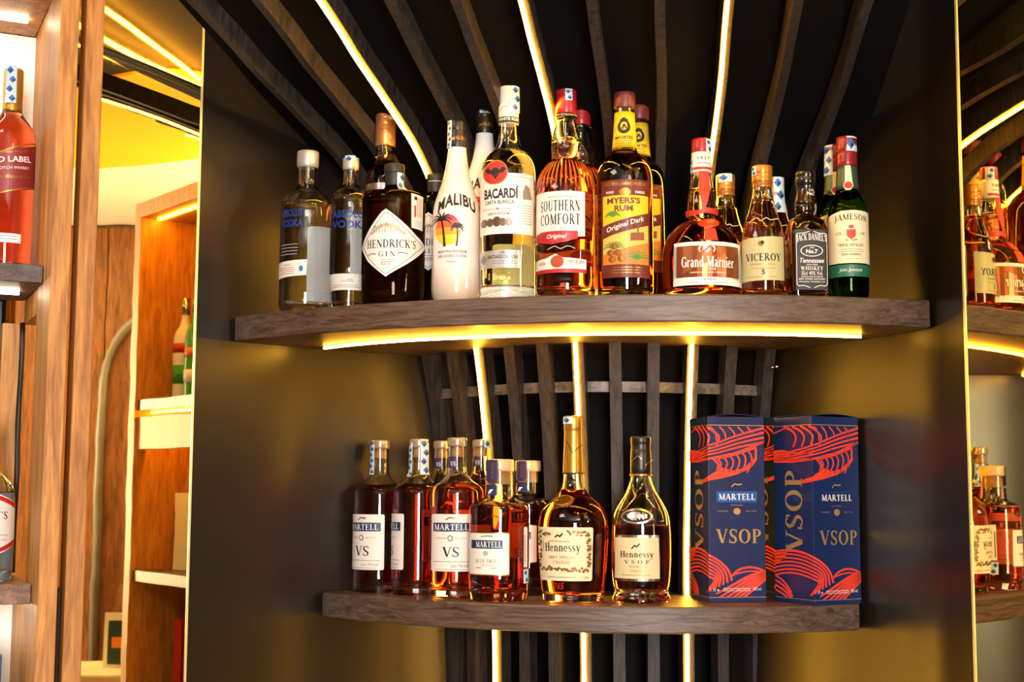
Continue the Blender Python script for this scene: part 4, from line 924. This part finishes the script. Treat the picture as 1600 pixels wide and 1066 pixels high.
b.print(serif('Hennessy', .03, 1.15), -18, 855.5, 58, 17, M_ink, None, .0012, 0, 0, 860); b.print(sans('VERY SPECIAL'), -18, 869, 46, 4.4, M_gold, None, .0012, 0, 0, 860); b.print(serif('COGNAC', .12), -18, 876.5, 28, 5, M_gold, None, .0012, 0, 0, 860)
gi = mat('ink_vine', '8a6a2c', .4, .3)
for (u0, y0, u1, y1, n) in ((-50, 831, -34, 836, 9), (-6, 831, 24, 833, 18), (22, 834, 24, 884, 26), (-50, 836, -49, 884, 12), (-46, 886, 22, 888, 36)):
    for i in range(n):
        t = i/(n-1); x = u0+(u1-u0)*t+random.uniform(-2, 2); y = y0+(y1-y0)*t+random.uniform(-3, 3)
        b.raw(poly([(x-2.6, y), (x, y-2.4), (x+2.4, y+.4), (x, y+2.2)]), gi, None, .0012, 860)
b.raw(stroke([(-27, 838), (-22, 834), (-20, 838), (-16, 832)], 2.2), M_ink, None, .0012, 860); b.lines(-40, -4, 844, 3, 1, M_gold, .8)
b.print(sans('e 1,00L'), 17, 900, 16, 4, M_gold, None, .0012, 0, 0, 860); b.lines(-40, 6, 899, 3, 1, M_gold, .8)
b.print(sans('1765', .3), -24, 913, 22, 10, M_red, b.root.children[0], .0012, 0, 0, 905)
b.done()
# ---- pear shaped cognac
b = Bottle('pear_cognac_bottle', 'pear-shaped cognac bottle with black cap and oval silver plaque beside the blue boxes', 'bottle', 1000, row_l(1000, 944, 44), ZL,
           [(14, 686), (15, 742), (17, 752), (23, 768), (33, 784), (42, 802), (45, 822), (46, 850), (45.5, 880), (44.5, 902), (42.5, 916), (40, 921), (41, 926), (44.5, 934), (44.5, 940), (40, 946)])
b.glass(G_clear, 822, .003, L_deep, .022)
b.cap([(0, 681.5), (14.5, 682), (16, 684), (16, 692), (15.2, 694), (15.2, 703), (16, 705), (16.4, 740), (15.6, 741)], mat('cap_black'))
b.sleeve(741, 744, M_gold, 'cap_rim', .0020); b.lab = b.root.children[-2]
b.raw(stroke([(-12, 722), (-6, 715), (-3, 712), (1, 718)], 1.2), M_gold, None, .0034); b.raw(stroke([(6, 728), (9, 724), (15, 719)], 1), M_gold, None, .0034)
b.raw(stroke([(-12, 783), (-4, 776), (2, 770), (12, 776)], 3, 1.5), G_clear, b.root.children[0], .0006)
pl = b.patch(ellipse(-6, 806, 23.5, 12), M_silver, 'plaque', .0014, None, None, None, True)
b.raw(poly(ellipse(-6, 806, 20, 9)), mat('plaque_dark', '2a2623', .6, spec=.2), pl, .0020, 806); b.print(sans('V·S·O·P', 0, .02, 1.15), -6, 806, 31, 6, M_white, pl, .0026, 0, 0, 806)
b.patch([(-40, 835), (28, 835), (30, 906), (-42, 906)], M_silver, 'label_border', .0005); b.patch([(-38.5, 839), (26, 839), (28, 902), (-40, 902)], mat('label_champagne', 'e3d3a6', .4), 'label', .0010)
b.raw(stroke([(-14, 856), (-9, 850), (-7, 854), (-2, 848)], 2), M_ink, None, .0015, 870)
b.print(serif('Hennessy', .03, 1.15), -7, 866, 52, 12.5, M_ink, None, .0015, 0, 0, 870); b.print(serif('V S O P', .14), -7, 876, 38, 5.5, M_ink, None, .0015, 0, 0, 870); b.print(sans('Privilege', .35), -7, 883.5, 22, 4, M_gold, None, .0015, 0, 0, 870); b.print(serif('COGNAC'), -7, 890, 18, 3, M_gold, None, .0015, 0, 0, 870); b.lines(-34, 22, 896, 3, 1, M_gold, .8)
b.done()
# ------------------------------------------------------------------ gift boxes
M_box = mat('carton_navy', '14285a', .32, coat=.25); M_wave = mat('carton_orange', 'e8432c', .4); M_bgold = mat('carton_gold_foil', 'c8a666', .35, .55); M_bblue = mat('carton_blue', '1556a8', .35)
def gift_box(pc, left_px, right_px, top_y, label, back=0, bright=False):
    """upright carton; pc = image point of the near bottom corner; left/right edges give its turn"""
    c = at_z(pc[0], pc[1], ZL); c.y += back
    W = .0965; s = (c-EYE).dot(fw); H = (at_y(pc[0], top_y, c.y).z-ZL)
    # turn: front face towards +right, side face to the left
    vr = (c-EYE); va = math.atan2(vr.x, vr.y)
    fr = (right_px-pc[0])*s/FPX; a = math.acos(max(-1, min(1, fr/W)))
    ang = -va+0
    ex = Vector((math.cos(a-va), math.sin(a-va), 0)); ey = Vector((-ex.y, ex.x, 0))
    root = empty('gift_box', (c.x, c.y, ZL)); tag(root, label, 'box', 'navy and orange cognac gift boxes')
    obox('carton', (0, 0, 0), ex, ey, (W, W, H), M_box, root, .0008)
    fl = []; n = 10            # bowed top flap edges
    for k in range(n+1):
        t = k/n; fl.append(ex*W*t+ey*W*.5+Vector((0, 0, H+.0045*math.sin(math.pi*t))))
    sweep('top_flap', fl, ey, [Vector((0, 0, 1))]*(n+1), W*.49, -.0006, .0002, M_box, root)
    def fm(off):
        def f(x, y):
            if x <= 0: return ey*(-x*W)-ex*off+Vector((0, 0, y*H))
            return ex*(x*W)-ey*off+Vector((0, 0, y*H))
        return f
    X = lambda p: (((p[0]-310)/255 if p[0] > 310 else (p[0]-310)/210), (1045-p[1])/1010)
    S = lambda pts, w0, w1=None: stroke([X(p) for p in pts], w0/255, None if w1 is None else w1/255)
    B = []
    def st(pts, w0, w1=None):
        V, F = stroke([(p[0], -p[1]) for p in pts], w0, w1); B.append(([X((x, -y)) for x, y in V], F))
    def pg(pts): B.append(poly([X(p) for p in pts]))
    # upper sweep
    pg([(100, 215), (150, 213), (210, 225), (310, 232), (310, 240), (200, 240), (150, 262), (310, 262), (420, 232), (420, 240), (310, 274), (200, 284), (100, 282)])
    for (y0, y1, y2) in ((214, 190, 92), (228, 208, 118), (240, 226, 145), (252, 243, 172)):
        st([(120, y0+20), (220, y0+6), (330, y1), (450, (y1+y2)/2-8), (570, y2)], 5, 13)
    st([(100, 268), (310, 272), (430, 238), (570, 168)], 7, 12)
    for i in range(4):
        x = 160+i*45; st([(x, 86), (x+50, 110+i*4), (x+70, 150), (x+50, 200)], 13, 7)
    for i in range(5):
        x = 345+i*42; st([(x-25, 90), (x, 120), (x+4, 170-i*14)], 9, 6)
    st([(100, 122), (150, 100), (190, 90)], 6)
    # feather
    pg([(195, 404), (260, 378), (310, 362), (345, 335), (352, 300), (330, 270), (352, 280), (372, 316), (420, 330), (470, 318), (520, 262), (522, 205), (532, 205), (532, 270), (500, 318), (440, 352), (370, 374), (310, 388), (250, 400)])
    for i in range(6):
        x = 362+i*28; st([(x-14, 262-i*9), (x+8, 290-i*8), (x+2, 318-i*3), (x-18, 342)], 9, 6)
    st([(330, 272), (430, 246), (530, 202)], 8, 10)
    # lower hills
    for i in range(7):
        d = i*20; st([(96, 776+d*1.05), (170, 760+d), (250, 766+d), (330, 800+d*.95), (395-d*.5, 862+d*.6), (412-d*1.0, 930+d*.55)], 15 if i == 0 else 9, 10)
    pg([(96, 776), (160, 765), (160, 800), (120, 830), (96, 836)])
    st([(412, 905), (440, 870), (490, 854), (540, 866), (570, 890)], 11)
    for i in range(6):
        st([(570, 885+i*6), (500, 898+i*18), (420, 950+i*22), (340, 1000+i*30)], 22-i*2, 7)
    st([(420, 898), (480, 876), (560, 884)], 8)
    for i in range(4): st([(96, 900+i*26), (150, 930+i*24), (190+i*4, 990+i*20)], 9, 12)
    for c0, c1 in ((-1, 0), (0, 1)):
        o = mapped('wave_print', B, fm(.0004), M_wave, root, None, (c0, c1, .028, .955)); o['kind'] = 'stuff'
    G = [poly([(-1, .952), (1, .952), (1, .956), (-1, .956)]), poly([(-1, .024), (1, .024), (1, .027), (-1, .027)])]
    for g_ in G:
        for c0, c1 in ((-1, 0), (0, 1)): mapped('foil_line', [g_], fm(.0006), M_bgold, root, None, (c0, c1, 0, 1))
    V, F = serif('VSOP', .05, 1.1); x1 = max(v[0] for v in V)
    side = ([(-.26-v[1]*.44, .27+v[0]/x1*.44) for v in V], F)
    front = fit(serif('VSOP', .05, 1.1), .52, .353, .80, .078)
    em = [fit(stroke([(0, 0), (.3, .7), (.6, .4), (1, .6)], .1, .3), .5, .628, .2, .022), fit(poly(ellipse(0, 0, 1, 1, 10)), .5, .487, .13, .036), fit(sans('COGNAC'), .5, .52, .22, .008), fit(sans('FONDEE'), .25, .488, .18, .008), fit(sans('EN 1715'), .75, .488, .18, .008)]
    tag(mapped('foil_lettering', [side], fm(.0008), M_bgold, root), 'gold foil lettering running up the side')
    tag(mapped('foil_lettering', [front], fm(.0008), M_bgold, root), 'gold foil lettering on the front')
    for e_ in em[:2]: mapped('foil_emblem', [e_], fm(.0008), M_bgold, root)
    for e_ in em[2:]: mapped('small_lettering', [e_], fm(.0008), M_bgold, root)
    if bright: mapped('name_panel', [poly([(.14, .535), (.86, .535), (.86, .595), (.14, .595)])], fm(.0006), M_bblue, root)
    else: mapped('name_line', [poly([(.16, .592), (.84, .592), (.84, .5945), (.16, .5945)])], fm(.0006), M_bblue, root)
    tag(mapped('name_lettering', [fit(serif('MARTELL', .05, 1.1), .5, .565, .64, .034)], fm(.0010), M_white, root), 'white lettering')
    for e_ in (fit(sans('1l e'), .12, .067, .10, .018), fit(sans('APPELLATION COGNAC CONTROLEE'), .48, .072, .48, .008), fit(sans('MARTELL & CO. COGNAC FRANCE'), .48, .061, .48, .008), fit(sans('40% vol'), .84, .070, .14, .018)): mapped('small_lettering', [e_], fm(.0010), M_white, root)
    return root
gift_box((1108.5, 941.5), 1073, 1197, 651, 'navy and orange cognac gift box nearest the pear-shaped bottle', 0, True)
gift_box((1273, 946.5), 1214, 1346, 650, 'navy and orange cognac gift box at the right end of the lower shelf')
gift_box((1212, 938), 1190, 1290, 652, 'navy and orange cognac gift box squeezed behind between two others', .06)

# ================================================================== wooden shelf unit at the left
c_, s_ = math.cos(math.radians(38.3)), math.sin(math.radians(38.3))
UD = Vector((-s_, c_, 0)); UR = Vector((c_, s_, 0))          # into the unit, and along its front to the right
O1 = at_s(75, 533, 1.80); O1.z = 0
unit = empty('shelf_unit', O1); tag(unit, 'tall oak shelf unit with lit compartments at the left edge', 'shelf unit')
def ub(name, a, b, z, size, m, bevel=.001, parent=None): return obox(name, UR*a+UD*b+Vector((0, 0, z)), UR, UD, size, m, parent or unit, bevel)
ub('front_post', 0, 0, 0, (.0235, .13, CEIL), M_oak)
ub('side_panel', .001, .131, ZE+.236, (.020, .15, CEIL-ZE-.24), M_oak)
ub('side_panel', .001, .131, 0, (.020, .15, ZE-.15), M_oak)
ub('rear_post', -.030, .26, ZE-.15, (.026, .02, .385), M_oak)
ub('left_side', -.62, 0, 0, (.022, .30, CEIL), M_oak)
ub('top_board', -.598, .0, ZE+.667, (.598, .275, .025), M_oak)
ub('shelf_board', -.598, .07, ZE+.270, (.597, .205, .024), wood('dark_shelf_wood', '2c2320', '6a5750', (2, 6, 8), .45))
ub('shelf_board', -.598, .06, ZE-.150, (.597, .215, .026), wood('mid_shelf_wood', '4a2f20', '8f6a4e', (2, 6, 8), .45))
ub('shelf_board', -.598, .06, ZE-.56, (.597, .215, .026), M_oak)
wavy = mat('white_ripple_panel', 'f4f0ec', .3, bump=.5, bscale=14)
for z0, z1 in ((.295, .666), (-.53, -.151)): ub('back_panel', -.598, .276, ZE+z0, (.60, .006, z1-z0), wavy, 0)
ub('back_panel', -.598, .283, ZE-.123, (.568, .006, .392), mat('slate_back', '2c3440', .5), 0)
for (b0, z) in ((.19, .662), (.16, .265), (.16, -.155)):
    tag(ub('led_strip', -.59, b0, ZE+z, (.57, .010, .005), M_ledw, 0), 'glowing white light strip')
ub('bracket', .024, .055, 0, (.012, .03, ZE-.13), mat('bracket_dark', '2c2421', .5))
cable = [UR*-.004+UD*(.25+.006*math.sin(k*.9))+Vector((0, 0, ZE-.12+.355*k/14)) for k in range(15)]
tube('power_cable', cable, .004, mat('cable_black', '141312', .5), unit)
p2 = at_s(116, 533, 1.84); p2.z = 0
o = obox('wooden_post', p2, UR, UD, (.024, .05, CEIL), M_oak); tag(o, 'slender oak post standing in front of the left gold mirror', 'post')
# bottles in the unit
def ubottle(px, s): return at_s(px, 533, s).y
def unit_bottle(name, label, px, y_ref, prof, zs, s):
    return Bottle(name, label, 'bottle', px, at_s(px, 533, s).y, zs, prof)
b = unit_bottle('red_label_whisky_bottle', 'square shouldered whisky bottle with a slanted red label in the left shelf unit', 5, 0,
    [(13.5, 114), (14, 140), (14.5, 172), (17, 182), (29, 196), (37, 210), (38, 222), (38, 300), (38, 395), (36, 406)], ZE+.294, 1.93)
b.glass(G_clear, 176, .0026, L_label, .01)
b.cap([(0, 109.5), (14, 110), (15, 113), (15.4, 150), (14.8, 160), (15.4, 178), (14.6, 179)], mat('cap_gold'))
b.stamp(-9, 4, 108, 166, .003)
b.patch([(-37, 258), (37, 228), (37, 296), (-37, 318)], mat('label_wine_red', '8e2a2c', .4), 'label')
b.raw(stroke([(-37, 256), (37, 226)], 2), M_gold, None, .0012, 280); b.raw(stroke([(-37, 317), (37, 295)], 2), M_gold, None, .0012, 280)
b.print(sans('RED LABEL', 0, .02), 1, 257, 66, 9, M_white, None, .0012, 0, .1, 280); b.print(sans('JOHNNIE WALKER.', 0, .01), 4, 246, 50, 4.5, M_gold, None, .0012, 0, .14, 280); b.print(sans('SCOTCH WHISKY'), 4, 270, 54, 4.5, M_white, None, .0012, 0, .1, 280); b.print(sans('John Walker & Sons', .35), 6, 284, 56, 8, M_gold, None, .0012, 0, .1, 280)
b.patch([(-30, 371), (20, 371), (20, 385), (-30, 385)], M_white, 'lower_label'); b.lines(-26, 16, 375, 4, 2, M_grey, .9)
b.done()
b = unit_bottle('clear_vodka_bottle', 'clear spirit bottle with red chevron label on the lower left unit shelf', -12, 0,
    [(14, 660), (15, 715), (20, 735), (34, 748), (43, 762), (45, 778), (45, 850), (45, 896), (42, 904)], ZE-.124, 1.90)
b.glass(G_clear, 770, .003, L_clear, .012)
b.cap([(0, 654), (15, 655), (16, 658), (16, 690), (15, 691)], M_red)
P = [(-30, 790), (43, 772), (44, 800), (44, 842), (-30, 862)]
b.patch([(-44, 762), (-5, 762), (44, 787), (44, 850), (-5, 876), (-44, 876)], M_white, 'label')
b.raw(stroke([(-44, 768), (-5, 768), (44, 792)], 5, 5, 0), M_red, None, .0012, 820); b.raw(stroke([(-44, 870), (-5, 870), (44, 845)], 5, 5, 0), M_red, None, .0012, 820)
b.print(serif("GILBEY'S", .05, 1.1), 4, 805, 66, 12, M_ink, None, .0012, 0, 0, 820); b.lines(-20, 38, 835, 4, 1, M_grey, .9); b.print(sans('DISTILLED  40% VOL'), 10, 843, 56, 3.6, M_grey, None, .0012, 0, 0, 820)
b.done()
bx = empty('blue_box', O1+UR*-.24+UD*.09+Vector((0, 0, ZE-.534))); tag(bx, 'blue carton at the bottom of the left shelf unit', 'box')
obox('carton', (0, 0, 0), UR, UD, (.21, .12, .315), mat('carton_blue_plain', '143f86', .4), bx, .001)
obox('lid_fold', Vector((0, 0, .3155)), UR, UD, (.21, .12, .002), mat('carton_violet', '5a4a6a', .4), bx, 0)
# ================================================================== room seen in the left mirror
eL, nL = MIR[-1]
def virt(px, y, s):
    """real point whose image in the left mirror appears at this pixel, s along the view axis"""
    p = at_s(px, y, s); d = (p-eL).dot(nL); return p-nL*(2*d)
va, vb = virt(205, 533, 4.5), virt(345, 533, 4.0); va.z = vb.z = 0
RU = (vb-va).normalized(); RDp = nL-0*nL
back = Vector((-RU.y, RU.x, 0))
if (va-EYE).dot(back) < 0: pass
mid = (eL+Vector((.1, -.1, 0)))
if (va-mid).dot(back) < 0: back = -back
wunit = empty('shelf_unit', va); tag(wunit, 'far oak shelf unit of groceries seen only as a reflection in the left mirror', 'shelf unit')
def rb(name, a, b, z, size, m, bevel=.001): return obox(name, RU*a+back*b+Vector((0, 0, z)), RU, back, size, m, wunit, bevel)
Wd = (vb-va).length-.02
honey = wood('honey_oak', 'a86c22', 'e0a040', (7, 7, .7), .5, 40)
rb('side_post', 0, 0, 0, (.045, .30, ZE+.86), honey); rb('side_post', Wd, 0, 0, (.045, .30, ZE+.86), honey)
rb('top_board', 0, 0, ZE+.86, (Wd+.045, .30, .05), honey); rb('back_panel', .045, .29, 0, (Wd-.045, .01, ZE+.86), M_oakdark, 0)
for z in (.24, -.29): rb('shelf_board', .045, .01, ZE+z, (Wd-.045, .28, .035), M_shelf)
rb('rail', .045, .01, ZE+.12, (Wd-.045, .03, .10), honey); rb('drawer_front', .045, .02, ZE-.285+.035, (.001, .01, .01), honey, 0)
rb('shelf_board', .045, .01, ZE-.66, (Wd-.045, .28, .035), M_shelf)
tag(rb('led_strip', .06, .05, ZE+.855, (Wd-.08, .012, .006), M_led, 0), 'glowing yellow light strip'); tag(rb('led_strip', .06, .05, ZE+.232, (Wd-.08, .012, .006), M_led, 0), 'glowing yellow light strip')
def far_thing(name, label, cat, a, z, build):
    o = empty(name, va+RU*a+back*.12+Vector((0, 0, ZE+z))); tag(o, label, cat); build(o); return o
def far_bottle(o, body, stripe, capm, h=.32):
    bm = bmesh.new(); lathe(bm, chaikin([(.034, 0), (.036, .01), (.036, h*.6), (.030, h*.68), (.014, h*.76), (.013, h)], 1), 20); from_bm('body', bm, body, o, True)
    for (z0, z1, m) in stripe:
        bm = bmesh.new(); lathe(bm, [(.0362, z0), (.037, z0), (.037, z1), (.0362, z1)], 20); from_bm('label', bm, m, o, True)
    bm = bmesh.new(); lathe(bm, [(.015, h-.05), (.015, h+.004)], 16); from_bm('cap', bm, capm, o, True)
gn = mat('label_leaf_green', '3d9a35', .4); orr = mat('print_field_orange', 'e0822a', .45)
for i, (body, st) in enumerate(((M_white, [(.05, .11, gn), (.15, .18, M_red)]), (mat('body_green', '4fa23c', .3), [(.05, .09, M_white), (.13, .16, orr)]), (M_white, [(.03, .09, gn), (.12, .15, M_navy)]))):
    far_thing('striped_bottle', 'bright striped bottle on the reflected shelf unit, %s its tall side post' % ('nearest to', 'second from', 'third from')[i], 'bottle', .14+i*.085, .275, lambda o: far_bottle(o, body, st, M_silver))
far_thing('white_card', 'blank white card leaning on the reflected lower shelf', 'card', .10, -.255, lambda o: obox('sheet', (0, 0, 0), (RU*.9+back*.4).normalized(), back, (.09, .004, .24), M_cream, o, 0))
def bag(o):
    obox('pouch', (0, 0, 0), RU, back, (.05, .04, .24), gn, o, .012); obox('panel_print', -back*.0008+Vector((0, 0, .05))+RU*.008, RU, back, (.034, .001, .13), M_white, o, 0)
far_thing('snack_bag', 'green and white snack bag on the reflected lower shelf', 'bag', .21, -.255, bag)
far_thing('sauce_bottle', 'amber bottle with blue and cream top on the reflected lower shelf', 'bottle', .32, -.255, lambda o: far_bottle(o, mat('body_amber', 'a0561c', .2), [(.04, .12, mat('label_red'))], M_navy, .36))
far_thing('red_book', 'upright red carton on the reflected bottom shelf', 'box', .12, -.625, lambda o: obox('carton', (0, 0, 0), RU, back, (.05, .12, .22), M_red, o, .001))
far_thing('brown_box', 'reddish brown carton on the reflected bottom shelf', 'box', .19, -.625, lambda o: obox('carton', (0, 0, 0), RU, back, (.09, .12, .21), mat('carton_brown', '8a3f2c', .4), o, .001))
# wood panelled wall beyond, with an arched moulding, and ceiling soffit
w0, w1 = virt(60, 533, 6.9), virt(330, 533, 6.9); wd_ = (w1-w0).normalized(); wn = Vector((-wd_.y, wd_.x, 0)); wn = wn if (w0-mid).dot(wn) > 0 else -wn
w0.z = 0
tag(obox('wall_far_wood', w0-wd_*.8, wd_, wn, (2.9, .05, 2.83), M_oakdark, None, 0), kind='structure')
wall = bpy.data.objects['wall_far_wood']
for i in range(17):
    obox('plank', w0-wd_*.8+wd_*(.162*i)-wn*.012, wd_, wn, (.155, .012, 2.82), M_oakdark, wall, .003)
ar = [w0+wd_*(.59-.26*math.cos(math.radians(a)))+Vector((0, 0, 2.0+.40*math.sin(math.radians(a))))-wn*.03 for a in range(0, 181, 10)]
ar = [Vector((ar[0].x, ar[0].y, .0))]+ar+[Vector((ar[-1].x, ar[-1].y, 0))]
tag(tube('trim_3', ar, .022, mat('moulding_grey', '8a7f72', .35)), kind='structure')
c = virt(162, 1000, 5.2)
o = empty('menu_card', c); tag(o, 'dark green menu card standing in the reflected corner', 'card')
obox('sheet', Vector((0, 0, -.1)), wd_, wn, (.12, .004, .2), M_white, o, 0); obox('print_panel', Vector((0, 0, -.09))+wd_*.015-wn*.001, wd_, wn, (.105, .001, .16), mat('print_dark_green', '1d3a30', .5), o, 0); obox('photo_print', Vector((0, 0, -.03))+wd_*.03-wn*.002, wd_, wn, (.07, .001, .04), orr, o, 0)
o = empty('side_table', Vector((c.x, c.y, 0))); tag(o, 'small pale table under the menu card in the reflection', 'table')
obox('top', -wd_*.25-wn*.2+Vector((0, 0, c.z-.14)), wd_, wn, (.6, .4, .04), mat('laminate_pale', 'd8c49a', .4), o, .01)
for (a, b_) in ((-.2, -.15), (.28, -.15), (-.2, .12), (.28, .12)): obox('leg', wd_*a+wn*b_, wd_, wn, (.04, .04, c.z-.145), M_oak, o, .003)
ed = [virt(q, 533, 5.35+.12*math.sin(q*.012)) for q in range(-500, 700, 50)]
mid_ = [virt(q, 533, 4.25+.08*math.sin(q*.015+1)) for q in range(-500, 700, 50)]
tag(prism('ceiling_yellow', [(p.x, p.y) for p in mid_+ed[::-1]], 2.80, 2.838, mat('ceiling_yellow_lit', 'f2c21c', .6)), kind='structure')  # yellow light on the ceiling, put into the panel's colour
tag(prism('ceiling_dark', [(p.x, p.y) for p in [virt(-300, 533, 3.0), virt(500, 533, 3.0)]+[virt(q, 533, 4.25+.08*math.sin(q*.015+1)) for q in range(500, -301, -50)]], 2.81, 2.838, mat('ceiling_black_stain', '0d0a07', .7, spec=.2)), kind='structure')
for i, (w_, ys) in enumerate((('outermost', (-30, 12, 52, 92, 134)), ('middle', (30, 62, 92, 118, 142)), ('innermost', (62, 86, 108, 129, 148)))):
    P = [virt(x, y, 1.235*FPX/(761-y)) for x, y in zip((100, 157, 212, 267, 322), ys)]
    for p in P: p.z = ZE+1.235
    Q = [P[0]]
    for a_, b_ in zip(P, P[1:]): Q += [a_.lerp(b_, t/4) for t in range(1, 5)]
    o = tube('ceiling_light_strip', [p-P[0] for p in Q], .007, M_leds); o.location = P[0]
    tag(o, '%s of the three glowing ceiling strips reflected at the top of the left mirror' % w_, 'light strip', 'ceiling light strips')
